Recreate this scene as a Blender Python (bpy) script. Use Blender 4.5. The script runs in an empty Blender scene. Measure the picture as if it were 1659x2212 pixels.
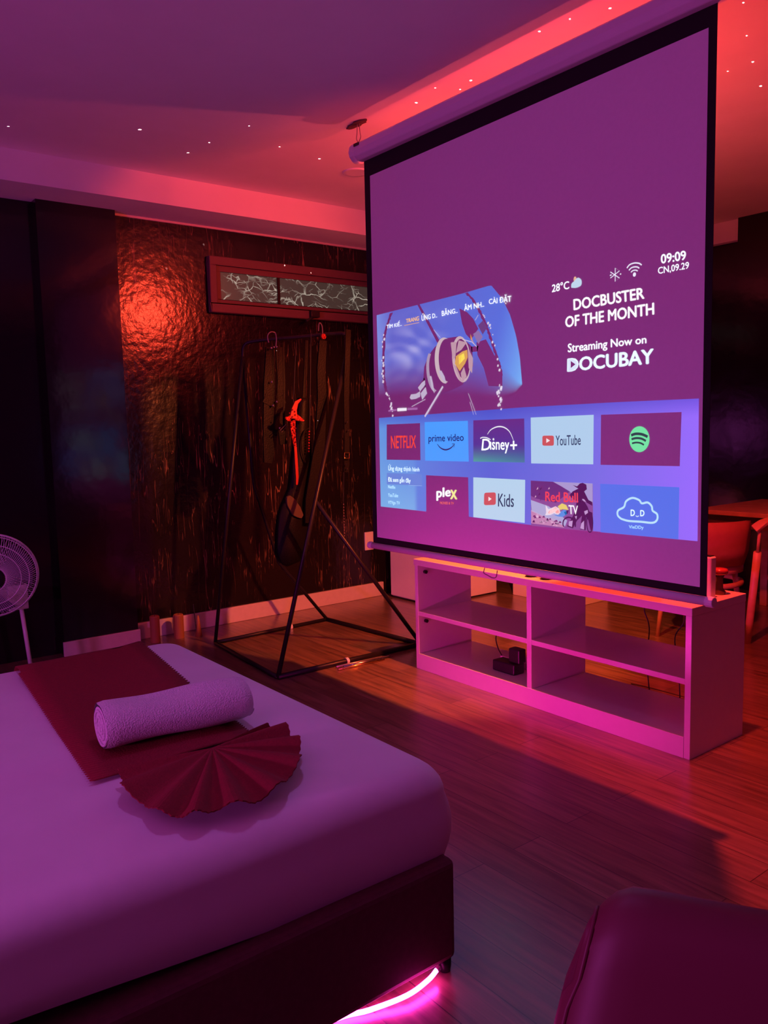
import bpy, bmesh, math, random
from mathutils import Vector, Matrix
random.seed(7)
PI = math.pi
scene = bpy.context.scene
COL = scene.collection

# ------------------------------------------------------------------ camera
cam_data = bpy.data.cameras.new('camera')
cam = bpy.data.objects.new('camera', cam_data)
COL.objects.link(cam)
cam_data.sensor_fit = 'HORIZONTAL'
cam_data.sensor_width = 36.0
cam_data.lens = 38.317
cam_data.clip_start = 0.02
rows = [[0.614804, -0.069257, 0.785633], [0.788339, 0.083252, -0.609582], [-0.023188, 0.994119, 0.105782]]
m4 = Matrix(rows).to_4x4()
m4.translation = Vector((0, 0, 1.30))
cam.matrix_world = m4
scene.camera = cam

# ------------------------------------------------------------------ exposure, world
scene.view_settings.view_transform = 'Standard'
scene.view_settings.look = 'None'
scene.view_settings.exposure = 0.0
scene.view_settings.gamma = 1.0
scene.view_settings.use_curve_mapping = False
world = bpy.data.worlds.new('world')
scene.world = world
world.use_nodes = True
bg = world.node_tree.nodes['Background']
bg.inputs[0].default_value = (0.6, 0.05, 0.6, 1)
bg.inputs[1].default_value = 0.05

# ------------------------------------------------------------------ lights of the room and added fill lights
def lamp(name, loc, color, watts, radius=0.04, kind='POINT', rot=None, size=None, spot=None, blend=0.3):
    d = bpy.data.lights.new(name, kind)
    d.color = color
    d.energy = watts
    if kind == 'AREA':
        d.shape = 'RECTANGLE'; d.size, d.size_y = size
    else:
        d.shadow_soft_size = radius
    if kind == 'SPOT':
        d.spot_size = spot; d.spot_blend = blend
    o = bpy.data.objects.new(name, d)
    o.location = loc
    if rot: o.rotation_euler = rot
    COL.objects.link(o)
    return o
lamp('red_bulb', (-2.15, 2.78, 1.95), (1.0, 0.050, 0.065), 31, 0.03, kind='SPOT', rot=(math.radians(180), 0, 0), spot=math.radians(166), blend=0.2)
lamp('red_reflector', (-1.685, 2.745, 2.13), (1.0, 0.042, 0.022), 220, 0.03, kind='SPOT', rot=(0, 0, 0), spot=math.radians(140), blend=0.6)
lamp('amber_reflector', (-2.30, 2.725, 1.90), (1.0, 0.17, 0.045), 260, 0.03, kind='SPOT', rot=(math.radians(10), math.radians(46), 0), spot=math.radians(92), blend=0.35)
lamp('pink_uplight', (-2.86, 3.33, 1.80), (1.0, 0.085, 0.12), 28, 0.03, kind='SPOT', rot=(math.radians(180), 0, 0), spot=math.radians(160), blend=0.3)
lamp('red_glare_spot', (-2.02, 3.20, 2.45), (1.0, 0.055, 0.025), 150, 0.10, kind='SPOT', rot=(0, math.radians(80), math.radians(22)), spot=math.radians(70), blend=0.8)  # added spot: gives the wall film the red glare of the bulbs
lamp('bed_foot_strip_light', (-2.50, 1.30, 0.05), (1.0, 0.013, 0.43), 5.6, kind='AREA', rot=(math.radians(90), 0, 0), size=(1.3, 0.03)).data.spread = math.radians(95)
lamp('magenta_fill', (-1.6, -2.9, 1.0), (1.0, 0.115, 0.95), 160, 0.12)  # added fill for the purple ambience on screen and ceiling, no real fixture
lamp('violet_bed_fill', (-1.9, 1.05, 2.70), (0.56, 0.18, 0.95), 19, 0.10, kind='SPOT', rot=(0, 0, 0), spot=math.radians(125), blend=1.0)  # added overhead fill that tints the bed top violet, no real fixture

# laser star projector: a lamp that throws a handful of sharp white dots around the room
STARS = [(-2.162, 2.463, 2.745), (-2.034, 2.482, 2.745), (-1.901, 2.538, 2.745), (-2.942, 2.522, 2.745), (-2.770, 2.484, 2.745), (-2.719, 2.584, 2.745),
         (-2.626, 2.558, 2.745), (-1.726, 3.144, 2.745), (-1.832, 3.390, 2.745), (-1.938, 3.657, 2.745), (-4.255, 1.108, 2.745), (-3.953, 1.630, 2.745),
         (-3.933, 1.985, 2.745), (-3.616, 2.039, 2.745), (-3.789, 2.312, 2.745), (-3.835, 2.588, 2.745), (-4.136, 1.962, 2.745), (-1.603, 2.894, 2.745), (-1.940, 3.389, 2.745),
         (-4.920, 1.856, 2.309), (-4.920, 2.155, 2.297), (-4.920, 2.970, 2.424), (-4.920, 1.973, 1.798), (-4.920, 2.413, 2.471), (-4.920, 2.668, 1.772), (-4.920, 3.184, 2.393)]
SP = Vector((-2.60, 3.55, 0.66))
star = lamp('star_projector_light', SP, (1.0, 0.72, 0.7), 200.0, 0.0)
star.data.use_nodes = True
nt = star.data.node_tree
em = nt.nodes['Emission']
tc = nt.nodes.new('ShaderNodeTexCoord')
prev = None
for i, s_ in enumerate(STARS):
    d = (Vector(s_) - SP)
    dist = d.length
    d.normalize()
    dp = nt.nodes.new('ShaderNodeVectorMath'); dp.operation = 'DISTANCE'
    nt.links.new(tc.outputs['Normal'], dp.inputs[0]); dp.inputs[1].default_value = d
    lt = nt.nodes.new('ShaderNodeMath'); lt.operation = 'LESS_THAN'
    nt.links.new(dp.outputs['Value'], lt.inputs[0]); lt.inputs[1].default_value = random.choice((0.003, 0.004, 0.005)) / dist
    ml = nt.nodes.new('ShaderNodeMath'); ml.operation = 'MULTIPLY'
    nt.links.new(lt.outputs[0], ml.inputs[0]); ml.inputs[1].default_value = 5 * dist * dist
    if prev is None:
        prev = ml
    else:
        ad = nt.nodes.new('ShaderNodeMath'); ad.operation = 'ADD'
        nt.links.new(prev.outputs[0], ad.inputs[0]); nt.links.new(ml.outputs[0], ad.inputs[1]); prev = ad
nt.links.new(prev.outputs[0], em.inputs['Strength'])

# ------------------------------------------------------------------ materials
def lin(c):
    return tuple((v / 255 / 12.92) if v <= 10 else ((v / 255 + 0.055) / 1.055) ** 2.4 for v in c)

def mat(name, color, rough=0.6, metal=0.0, emit=None, strength=1.0, noise=0.0, nscale=30.0, bump=0.0, bscale=80.0, spec=0.5):
    m = bpy.data.materials.new(name)
    m.use_nodes = True
    n = m.node_tree; b = n.nodes['Principled BSDF']
    b.inputs['Base Color'].default_value = (*color, 1)
    b.inputs['Roughness'].default_value = rough
    b.inputs['Metallic'].default_value = metal
    b.inputs['Specular IOR Level'].default_value = spec
    if emit:
        b.inputs['Emission Color'].default_value = (*emit, 1)
        b.inputs['Emission Strength'].default_value = strength
    if noise or bump:
        t = n.nodes.new('ShaderNodeTexCoord')
    if noise:
        x = n.nodes.new('ShaderNodeTexNoise'); x.inputs['Scale'].default_value = nscale; x.inputs['Detail'].default_value = 4
        r = n.nodes.new('ShaderNodeValToRGB')
        r.color_ramp.elements[0].position = 0.3; r.color_ramp.elements[1].position = 0.7
        r.color_ramp.elements[0].color = (*[v * (1 - noise) for v in color], 1)
        r.color_ramp.elements[1].color = (*[min(1, v * (1 + noise)) for v in color], 1)
        n.links.new(t.outputs['Object'], x.inputs['Vector']); n.links.new(x.outputs['Fac'], r.inputs['Fac'])
        n.links.new(r.outputs['Color'], b.inputs['Base Color'])
    if bump:
        x2 = n.nodes.new('ShaderNodeTexNoise'); x2.inputs['Scale'].default_value = bscale; x2.inputs['Detail'].default_value = 3
        bp = n.nodes.new('ShaderNodeBump'); bp.inputs['Strength'].default_value = bump; bp.inputs['Distance'].default_value = 0.01
        n.links.new(t.outputs['Object'], x2.inputs['Vector']); n.links.new(x2.outputs['Fac'], bp.inputs['Height'])
        n.links.new(bp.outputs['Normal'], b.inputs['Normal'])
    return m

def marble(name, base, vein, width=0.012, scale=(1.0, 1.6, 0.45), glow=0.0, rough=0.16, bump=0.25, lay=3, mask=0.5, nsc=3.2, bsc=20):
    """dark marble-print film: thin branching veins made of ridged noise, mostly running upwards"""
    m = bpy.data.materials.new(name); m.use_nodes = True
    n = m.node_tree; b = n.nodes['Principled BSDF']
    t = n.nodes.new('ShaderNodeTexCoord')
    acc = None
    for k in range(lay):
        mp = n.nodes.new('ShaderNodeMapping')
        mp.inputs['Scale'].default_value = tuple(v * (1 + 0.75 * k) for v in scale)
        mp.inputs['Location'].default_value = (3.1 * k, 1.7 * k, 0.9 * k)
        mp.inputs['Rotation'].default_value = (0.35 * (k - 1), 0, 0)
        n.links.new(t.outputs['Object'], mp.inputs['Vector'])
        ns = n.nodes.new('ShaderNodeTexNoise'); ns.inputs['Scale'].default_value = nsc; ns.inputs['Detail'].default_value = 3
        ns.inputs['Roughness'].default_value = 0.55; ns.inputs['Distortion'].default_value = 0.15
        n.links.new(mp.outputs['Vector'], ns.inputs['Vector'])
        s1 = n.nodes.new('ShaderNodeMath'); s1.operation = 'SUBTRACT'; s1.inputs[1].default_value = 0.5
        n.links.new(ns.outputs['Fac'], s1.inputs[0])
        a1 = n.nodes.new('ShaderNodeMath'); a1.operation = 'ABSOLUTE'; n.links.new(s1.outputs[0], a1.inputs[0])
        mr = n.nodes.new('ShaderNodeMapRange'); mr.inputs['From Min'].default_value = 0.0; mr.inputs['From Max'].default_value = width
        mr.inputs['To Min'].default_value = 1.0; mr.inputs['To Max'].default_value = 0.0
        n.links.new(a1.outputs[0], mr.inputs['Value'])
        n2 = n.nodes.new('ShaderNodeTexNoise'); n2.inputs['Scale'].default_value = 2.2 + k; n2.inputs['Detail'].default_value = 3
        n.links.new(t.outputs['Object'], n2.inputs['Vector'])
        m2 = n.nodes.new('ShaderNodeMapRange'); m2.inputs['From Min'].default_value = mask; m2.inputs['From Max'].default_value = mask + 0.15
        n.links.new(n2.outputs['Fac'], m2.inputs['Value'])
        mu = n.nodes.new('ShaderNodeMath'); mu.operation = 'MULTIPLY'
        n.links.new(mr.outputs[0], mu.inputs[0]); n.links.new(m2.outputs[0], mu.inputs[1])
        if acc is None: acc = mu
        else:
            mx = n.nodes.new('ShaderNodeMath'); mx.operation = 'MAXIMUM'
            n.links.new(acc.outputs[0], mx.inputs[0]); n.links.new(mu.outputs[0], mx.inputs[1]); acc = mx
    mix = n.nodes.new('ShaderNodeMix'); mix.data_type = 'RGBA'
    n.links.new(acc.outputs[0], mix.inputs[0])
    mix.inputs[6].default_value = (*base, 1); mix.inputs[7].default_value = (*vein, 1)
    if glow:
        b.inputs['Base Color'].default_value = (0.02, 0.02, 0.02, 1)
        n.links.new(mix.outputs[2], b.inputs['Emission Color']); b.inputs['Emission Strength'].default_value = glow
    else:
        n.links.new(mix.outputs[2], b.inputs['Base Color'])
    b.inputs['Roughness'].default_value = rough
    if bump:
        x2 = n.nodes.new('ShaderNodeTexNoise'); x2.inputs['Scale'].default_value = bsc; x2.inputs['Detail'].default_value = 3
        bp = n.nodes.new('ShaderNodeBump'); bp.inputs['Strength'].default_value = bump; bp.inputs['Distance'].default_value = 0.006
        n.links.new(t.outputs['Object'], x2.inputs['Vector']); n.links.new(x2.outputs['Fac'], bp.inputs['Height'])
        n.links.new(bp.outputs['Normal'], b.inputs['Normal'])
    return m

def cracked(name, base, vein, glow):
    """back-lit film printed with fine straight marble cracks"""
    m = bpy.data.materials.new(name); m.use_nodes = True
    n = m.node_tree; b = n.nodes['Principled BSDF']
    t = n.nodes.new('ShaderNodeTexCoord')
    wn = n.nodes.new('ShaderNodeTexNoise'); wn.inputs['Scale'].default_value = 6; wn.inputs['Detail'].default_value = 4
    n.links.new(t.outputs['Object'], wn.inputs['Vector'])
    ws = n.nodes.new('ShaderNodeVectorMath'); ws.operation = 'SCALE'; ws.inputs['Scale'].default_value = 0.10
    n.links.new(wn.outputs['Color'], ws.inputs[0])
    wa = n.nodes.new('ShaderNodeVectorMath'); wa.operation = 'ADD'
    n.links.new(t.outputs['Object'], wa.inputs[0]); n.links.new(ws.outputs[0], wa.inputs[1])
    acc = None
    for k, (sc_, wd, mk_, rot) in enumerate(((6.0, 0.030, 0.40, 0.5), (11.0, 0.034, 0.47, -0.6), (20.0, 0.050, 0.52, 0.2))):
        mp = n.nodes.new('ShaderNodeMapping'); mp.inputs['Rotation'].default_value = (rot, 0, 0); mp.inputs['Scale'].default_value = (1, 0.7, 1.35)
        mp.inputs['Location'].default_value = (k*1.3, k*2.1, k*0.7)
        n.links.new(wa.outputs[0], mp.inputs['Vector'])
        v = n.nodes.new('ShaderNodeTexVoronoi'); v.feature = 'DISTANCE_TO_EDGE'; v.inputs['Scale'].default_value = sc_
        n.links.new(mp.outputs['Vector'], v.inputs['Vector'])
        mr = n.nodes.new('ShaderNodeMapRange'); mr.inputs['From Max'].default_value = wd; mr.inputs['To Min'].default_value = 1; mr.inputs['To Max'].default_value = 0
        n.links.new(v.outputs['Distance'], mr.inputs['Value'])
        n2 = n.nodes.new('ShaderNodeTexNoise'); n2.inputs['Scale'].default_value = 5 + 3*k
        n.links.new(mp.outputs['Vector'], n2.inputs['Vector'])
        m2 = n.nodes.new('ShaderNodeMapRange'); m2.inputs['From Min'].default_value = mk_; m2.inputs['From Max'].default_value = mk_ + 0.2
        n.links.new(n2.outputs['Fac'], m2.inputs['Value'])
        mu = n.nodes.new('ShaderNodeMath'); mu.operation = 'MULTIPLY'
        n.links.new(mr.outputs[0], mu.inputs[0]); n.links.new(m2.outputs[0], mu.inputs[1])
        if acc is None: acc = mu
        else:
            mx = n.nodes.new('ShaderNodeMath'); mx.operation = 'MAXIMUM'
            n.links.new(acc.outputs[0], mx.inputs[0]); n.links.new(mu.outputs[0], mx.inputs[1]); acc = mx
    mix = n.nodes.new('ShaderNodeMix'); mix.data_type = 'RGBA'
    n.links.new(acc.outputs[0], mix.inputs[0])
    mix.inputs[6].default_value = (*base, 1); mix.inputs[7].default_value = (*vein, 1)
    b.inputs['Base Color'].default_value = (0.02, 0.02, 0.02, 1); b.inputs['Roughness'].default_value = 0.3
    n.links.new(mix.outputs[2], b.inputs['Emission Color']); b.inputs['Emission Strength'].default_value = glow
    return m

def wood_floor():
    m = bpy.data.materials.new('wood_floor'); m.use_nodes = True
    n = m.node_tree; b = n.nodes['Principled BSDF']
    t = n.nodes.new('ShaderNodeTexCoord')
    br = n.nodes.new('ShaderNodeTexBrick')
    br.inputs['Scale'].default_value = 1.0
    br.inputs['Brick Width'].default_value = 1.1; br.inputs['Row Height'].default_value = 0.125
    br.inputs['Mortar Size'].default_value = 0.0016; br.inputs['Mortar Smooth'].default_value = 0.2
    br.inputs['Color1'].default_value = (0.17, 0.105, 0.06, 1); br.inputs['Color2'].default_value = (0.24, 0.155, 0.095, 1)
    br.inputs['Mortar'].default_value = (0.05, 0.03, 0.02, 1)
    n.links.new(t.outputs['Object'], br.inputs['Vector'])
    mp = n.nodes.new('ShaderNodeMapping'); mp.inputs['Scale'].default_value = (1.3, 17, 1)
    n.links.new(t.outputs['Object'], mp.inputs['Vector'])
    ns = n.nodes.new('ShaderNodeTexNoise'); ns.inputs['Scale'].default_value = 2.6; ns.inputs['Detail'].default_value = 6; ns.inputs['Distortion'].default_value = 0.5
    n.links.new(mp.outputs['Vector'], ns.inputs['Vector'])
    rp = n.nodes.new('ShaderNodeMapRange'); rp.inputs['From Min'].default_value = 0.3; rp.inputs['From Max'].default_value = 0.72
    rp.inputs['To Min'].default_value = 0.5; rp.inputs['To Max'].default_value = 1.25
    n.links.new(ns.outputs['Fac'], rp.inputs['Value'])
    vm = n.nodes.new('ShaderNodeVectorMath'); vm.operation = 'SCALE'
    n.links.new(br.outputs['Color'], vm.inputs[0]); n.links.new(rp.outputs[0], vm.inputs['Scale'])
    n.links.new(vm.outputs[0], b.inputs['Base Color'])
    rr = n.nodes.new('ShaderNodeMapRange'); rr.inputs['To Min'].default_value = 0.24; rr.inputs['To Max'].default_value = 0.40; b.inputs['Coat Weight'].default_value = 0.9; b.inputs['Coat Roughness'].default_value = 0.27
    n.links.new(ns.outputs['Fac'], rr.inputs['Value']); n.links.new(rr.outputs[0], b.inputs['Roughness'])
    bp = n.nodes.new('ShaderNodeBump'); bp.inputs['Strength'].default_value = 0.12; bp.inputs['Distance'].default_value = 0.004
    n.links.new(ns.outputs['Fac'], bp.inputs['Height']); n.links.new(bp.outputs['Normal'], b.inputs['Normal'])
    return m

M = {}
M['ceiling'] = mat('ceiling_paint', (0.78, 0.76, 0.74), 0.75, noise=0.02, nscale=6)
M['floor'] = wood_floor()
M['marble'] = marble('black_marble_film', (0.010, 0.007, 0.007), (0.30, 0.17, 0.09), width=0.007, scale=(1.0, 3.2, 0.24), rough=0.2, bump=0.4)
M['marble_window'] = cracked('veined_window_film', (0.046, 0.031, 0.025), (0.62, 0.55, 0.45), 0.9)
M['black_film'] = mat('plain_black_film', (0.010, 0.006, 0.008), 0.12, bump=0.15, bscale=6)
M['baseboard'] = mat('baseboard_paint', (0.62, 0.55, 0.47), 0.5, noise=0.04)
M['fabric'] = mat('screen_fabric', (0.78, 0.78, 0.78), 0.9, noise=0.015, nscale=60)
M['black_fabric'] = mat('black_masking', (0.008, 0.006, 0.007), 0.9)
M['white_metal'] = mat('white_enamel', (0.74, 0.74, 0.74), 0.4)
M['dark_metal'] = mat('dark_steel', (0.012, 0.010, 0.013), 0.4, spec=0.3)
M['wire'] = mat('bare_wire', (0.45, 0.4, 0.38), 0.35, metal=0.8)
M['laminate'] = mat('white_laminate', (0.76, 0.74, 0.72), 0.20, noise=0.015)
M['black_plastic'] = mat('black_plastic', (0.012, 0.011, 0.012), 0.4)
M['cable'] = mat('dark_cable', (0.02, 0.016, 0.016), 0.5)
M['sheet'] = mat('white_bed_sheet', (0.80, 0.79, 0.80), 0.85, noise=0.03, nscale=5, bump=0.12, bscale=9)
M['towel'] = mat('terry_towel', (0.80, 0.79, 0.80), 0.95, noise=0.04, nscale=120, bump=0.6, bscale=260)
M['red_cloth'] = mat('dark_red_cloth', (0.23, 0.012, 0.020), 0.85, noise=0.08, nscale=90, bump=0.2, bscale=200)
M['divan'] = mat('dark_divan_cloth', (0.13, 0.045, 0.055), 0.85, noise=0.1, nscale=60)
M['led'] = mat('led_tube', (0.9, 0.9, 0.9), 0.4, emit=(1.0, 0.035, 0.55), strength=40)
M['leather'] = mat('oxblood_leather', (0.15, 0.026, 0.045), 0.5, spec=0.5)
M['black_leather'] = mat('black_leather', (0.006, 0.005, 0.006), 0.5, bump=0.2, bscale=120, spec=0.12)
M['stud'] = mat('steel_stud', (0.75, 0.7, 0.65), 0.2, metal=1.0)
M['gold'] = mat('gold_metal', (0.85, 0.55, 0.2), 0.25, metal=1.0)
M['red_sequin'] = mat('red_sequin', (0.32, 0.012, 0.012), 0.25, metal=0.5, bump=1.0, bscale=90)
M['red_satin'] = mat('red_satin', (0.30, 0.012, 0.012), 0.45)
M['window_wood'] = mat('painted_window_wood', (0.15, 0.08, 0.07), 0.5, noise=0.05, nscale=12)
M['fan_plastic'] = mat('white_fan_plastic', (0.72, 0.70, 0.72), 0.4)
M['fan_clear'] = mat('grey_fan_blade', (0.13, 0.11, 0.16), 0.35)
M['chair_wood'] = mat('varnished_wood', (0.55, 0.30, 0.16), 0.4, noise=0.15, nscale=14)
M['dark_wood'] = mat('dark_wood', (0.12, 0.05, 0.03), 0.4, noise=0.15, nscale=14)
M['table_cloth'] = mat('red_brown_upholstery', (0.35, 0.10, 0.08), 0.7, noise=0.06)
M['orange_wax'] = mat('orange_wax', (0.34, 0.13, 0.04), 0.6)
M['red_glass'] = mat('red_glass', (0.35, 0.05, 0.05), 0.2)
M['paper'] = mat('white_card', (0.75, 0.72, 0.70), 0.6)

def glow_material(name, base, lit_base):
    """screen cloth (base) carrying a projected picture; the attribute's alpha says how much picture covers the cloth"""
    m = bpy.data.materials.new(name); m.use_nodes = True
    n = m.node_tree; b = n.nodes['Principled BSDF']
    b.inputs['Roughness'].default_value = 0.9
    a = n.nodes.new('ShaderNodeAttribute'); a.attribute_name = 'picture'
    mx = n.nodes.new('ShaderNodeMix'); mx.data_type = 'RGBA'
    n.links.new(a.outputs['Alpha'], mx.inputs[0])
    mx.inputs[6].default_value = (base, base, base, 1); mx.inputs[7].default_value = (lit_base, lit_base, lit_base, 1)
    n.links.new(mx.outputs[2], b.inputs['Base Color'])
    n.links.new(a.outputs['Color'], b.inputs['Emission Color'])
    b.inputs['Emission Strength'].default_value = 1.0
    return m
M['picture'] = glow_material('projected_light', 0.78, 0.26)
M['picture_dark'] = glow_material('projected_dark_lettering', 0.10, 0.10)

# ------------------------------------------------------------------ mesh helpers
class MB:
    def __init__(s): s.v, s.f, s.smooth = [], [], False
    def add(s, verts, faces):
        k = len(s.v); s.v += [tuple(v) for v in verts]; s.f += [tuple(i + k for i in f) for f in faces]; return s
    def box(s, x0, x1, y0, y1, z0, z1):
        return s.add([(x0,y0,z0),(x1,y0,z0),(x1,y1,z0),(x0,y1,z0),(x0,y0,z1),(x1,y0,z1),(x1,y1,z1),(x0,y1,z1)],
                     [(0,3,2,1),(4,5,6,7),(0,1,5,4),(1,2,6,5),(2,3,7,6),(3,0,4,7)])
    def tube(s, pts, r, n=8, closed=False, cap=True):
        pts = [Vector(p) for p in pts]
        rs = r if isinstance(r, (list, tuple)) else [r] * len(pts)
        N = len(pts); ring = []
        up = None
        for i, p in enumerate(pts):
            if closed: d = pts[(i + 1) % N] - pts[i - 1]
            else: d = pts[min(i + 1, N - 1)] - pts[max(i - 1, 0)]
            if d.length < 1e-9: d = Vector((0, 0, 1))
            d.normalize()
            if up is None:
                up = Vector((0, 0, 1)) if abs(d.z) < 0.9 else Vector((1, 0, 0))
            a = (up - d * up.dot(d))
            if a.length < 1e-6: a = d.orthogonal()
            a.normalize(); b = d.cross(a); up = a
            ring.append([p + (a * math.cos(2*PI*k/n) + b * math.sin(2*PI*k/n)) * rs[i] for k in range(n)])
        vs = [v for q in ring for v in q]; fs = []
        for i in range(N if closed else N - 1):
            j = (i + 1) % N
            for k in range(n):
                fs.append((i*n+k, i*n+(k+1)%n, j*n+(k+1)%n, j*n+k))
        if cap and not closed:
            fs.append(tuple(range(n))[::-1]); fs.append(tuple((N-1)*n + k for k in range(n)))
        return s.add(vs, fs)
    def strip(s, pts, w, t=0.004, side=(0, 1, 0)):
        """a flat strap that follows pts; w = full width along side, t = thickness"""
        pts = [Vector(p) for p in pts]; N = len(pts); sd = Vector(side).normalized(); vs = []
        ws = w if isinstance(w, (list, tuple)) else [w] * N
        for i, p in enumerate(pts):
            d = (pts[min(i+1, N-1)] - pts[max(i-1, 0)]).normalized()
            q = (sd - d * sd.dot(d)); q = q.normalized() if q.length > 1e-4 else d.orthogonal().normalized()
            nn = d.cross(q).normalized()
            for a, b in ((-1,-1),(1,-1),(1,1),(-1,1)):
                vs.append(p + q * a * ws[i] / 2 + nn * b * t / 2)
        fs = [(0,1,2,3), ((N-1)*4+3, (N-1)*4+2, (N-1)*4+1, (N-1)*4)]
        for i in range(N - 1):
            for k in range(4):
                fs.append((i*4+k, (i+1)*4+k, (i+1)*4+(k+1)%4, i*4+(k+1)%4))
        return s.add(vs, fs)
    def lathe(s, prof, c=(0,0,0), n=20, axis='z'):
        vs, fs = [], []
        for r, h in prof:
            for k in range(n):
                a = 2*PI*k/n
                p = (r*math.cos(a), r*math.sin(a), h)
                if axis == 'x': p = (p[2], p[0], p[1])
                if axis == 'y': p = (p[0], p[2], p[1])
                vs.append((p[0]+c[0], p[1]+c[1], p[2]+c[2]))
        for i in range(len(prof) - 1):
            for k in range(n):
                fs.append((i*n+k, i*n+(k+1)%n, (i+1)*n+(k+1)%n, (i+1)*n+k))
        fs.append(tuple(range(n))[::-1]); fs.append(tuple((len(prof)-1)*n+k for k in range(n)))
        return s.add(vs, fs)
    def prism(s, poly, axis, a, b):
        """extrude a 2-D outline along axis between a and b"""
        def P(u, v, w):
            return {'x': (w, u, v), 'y': (u, w, v), 'z': (u, v, w)}[axis]
        n = len(poly)
        vs = [P(u, v, a) for u, v in poly] + [P(u, v, b) for u, v in poly]
        fs = [tuple(range(n))[::-1], tuple(range(n, 2*n))] + [(i, (i+1)%n, n+(i+1)%n, n+i) for i in range(n)]
        return s.add(vs, fs)
    def grid(s, rows_, wrap=False):
        R_, C_ = len(rows_), len(rows_[0])
        vs = [p for r in rows_ for p in r]; fs = []
        for i in range(R_ - 1):
            for j in range(C_ if wrap else C_ - 1):
                fs.append((i*C_+j, i*C_+(j+1)%C_, (i+1)*C_+(j+1)%C_, (i+1)*C_+j))
        return s.add(vs, fs)
    def build(s, name, material, parent=None, smooth=False, bevel=0.0, seg=2):
        me = bpy.data.meshes.new(name)
        base = Vector(parent_loc(parent)) if parent else None
        org = Vector(parent_loc(parent)) if parent else Vector((0, 0, 0))
        me.from_pydata([tuple(Vector(v) - org) for v in s.v], [], s.f); me.validate()
        bm = bmesh.new(); bm.from_mesh(me)
        if bevel:
            bmesh.ops.remove_doubles(bm, verts=bm.verts, dist=1e-6)
            ed = [e for e in bm.edges if len(e.link_faces) == 2 and e.calc_face_angle(0) > 0.6]
            bmesh.ops.bevel(bm, geom=ed, offset=bevel, segments=seg, profile=0.5, affect='EDGES', clamp_overlap=True)
        bmesh.ops.recalc_face_normals(bm, faces=bm.faces)
        bm.to_mesh(me); bm.free()
        if smooth:
            me.polygons.foreach_set('use_smooth', [True] * len(me.polygons))
        o = bpy.data.objects.new(name, me)
        me.materials.append(M[material] if isinstance(material, str) else material)
        COL.objects.link(o)
        if parent: o.parent = parent
        return o

def parent_loc(p):
    l = Vector((0, 0, 0))
    while p:
        l += p.location; p = p.parent
    return l
def tag(o, label, cat, group=None):
    o['label'] = label; o['category'] = cat
    if group: o['group'] = group
    return o
def thing(name, label, cat, loc, group=None):
    o = bpy.data.objects.new(name, None); COL.objects.link(o); o.location = loc; o.empty_display_size = 0.05
    return tag(o, label, cat, group)
def struct(name, mb, material, **k):
    o = mb.build(name, material, **k); o['kind'] = 'structure'; return o
def rebase(o, loc):
    """move a one-mesh thing's origin to its base"""
    l = Vector(loc); o.data.transform(Matrix.Translation(-l)); o.location = l; return o
def smoothpath(pts, k=6):
    P = [Vector(p) for p in pts]; out = []
    for i in range(len(P) - 1):
        p0 = P[max(i-1, 0)]; p1 = P[i]; p2 = P[i+1]; p3 = P[min(i+2, len(P)-1)]
        for j in range(k):
            t = j / k
            out.append(0.5 * ((2*p1) + (-p0+p2)*t + (2*p0-5*p1+4*p2-p3)*t*t + (-p0+3*p1-3*p2+p3)*t**3))
    out.append(P[-1]); return out

# ================================================================== THE ROOM
ZC = 2.745
XW = -4.92
XF = -4.57
YR = 5.95
struct('floor', MB().box(-6.0, 2.6, -3.0, 6.4, -0.06, 0.0), 'floor')
struct('ceiling', MB().box(-6.0, 2.6, -3.0, 6.4, ZC, ZC + 0.08), 'ceiling')
struct('wall_left', MB().box(XW - 0.12, XW, 1.40, YR, 0, 2.59), 'marble')
struct('wall_corner', MB().box(XW - 0.12, XW - 0.0, -3.0, 1.40, 0, 2.59), 'black_film')
struct('column_left', MB().box(XW, -4.84, 1.373, 1.817, 0, 2.585), 'black_film')
struct('beam_left', MB().box(XW - 0.12, XF, -3.0, YR, 2.585, ZC), 'ceiling')
struct('wall_back', MB().box(XW, 2.6, YR, YR + 0.12, 0, ZC), 'black_film')
struct('beam_back', MB().box(XF, -3.25, YR - 0.06, YR, 2.595, ZC), 'ceiling')
struct('column_back', MB().box(-3.25, -2.55, YR - 0.09, YR, 0, ZC), 'black_film')
bb = MB().box(XW, -4.895, 1.82, 3.78, 0, 0.105)
struct('baseboard_left', bb, 'baseboard', bevel=0.004)
struct('baseboard_column', MB().box(-4.84, -4.822, 1.365, 1.825, 0, 0.085), 'baseboard', bevel=0.003)
# thin bright bead where the wall film meets the soffit
struct('trim_1', MB().box(XW, XW + 0.012, 1.83, YR - 0.1, 2.573, 2.585), 'baseboard')
# rough plaster patch on the ceiling around the hook
pt = MB()
ring0 = []
for k in range(22):
    a = 2*PI*k/22; r = random.uniform(0.6, 1.1)
    ring0.append((-3.30 + 0.085*r*math.cos(a), 2.45 + 0.03*r*math.sin(a)))
pt.prism(ring0, 'z', ZC - 0.006, ZC + 0.001)
patch = struct('trim_2', pt, mat('bare_plaster', (0.10, 0.05, 0.04), 0.9, noise=0.4, nscale=40))

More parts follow.
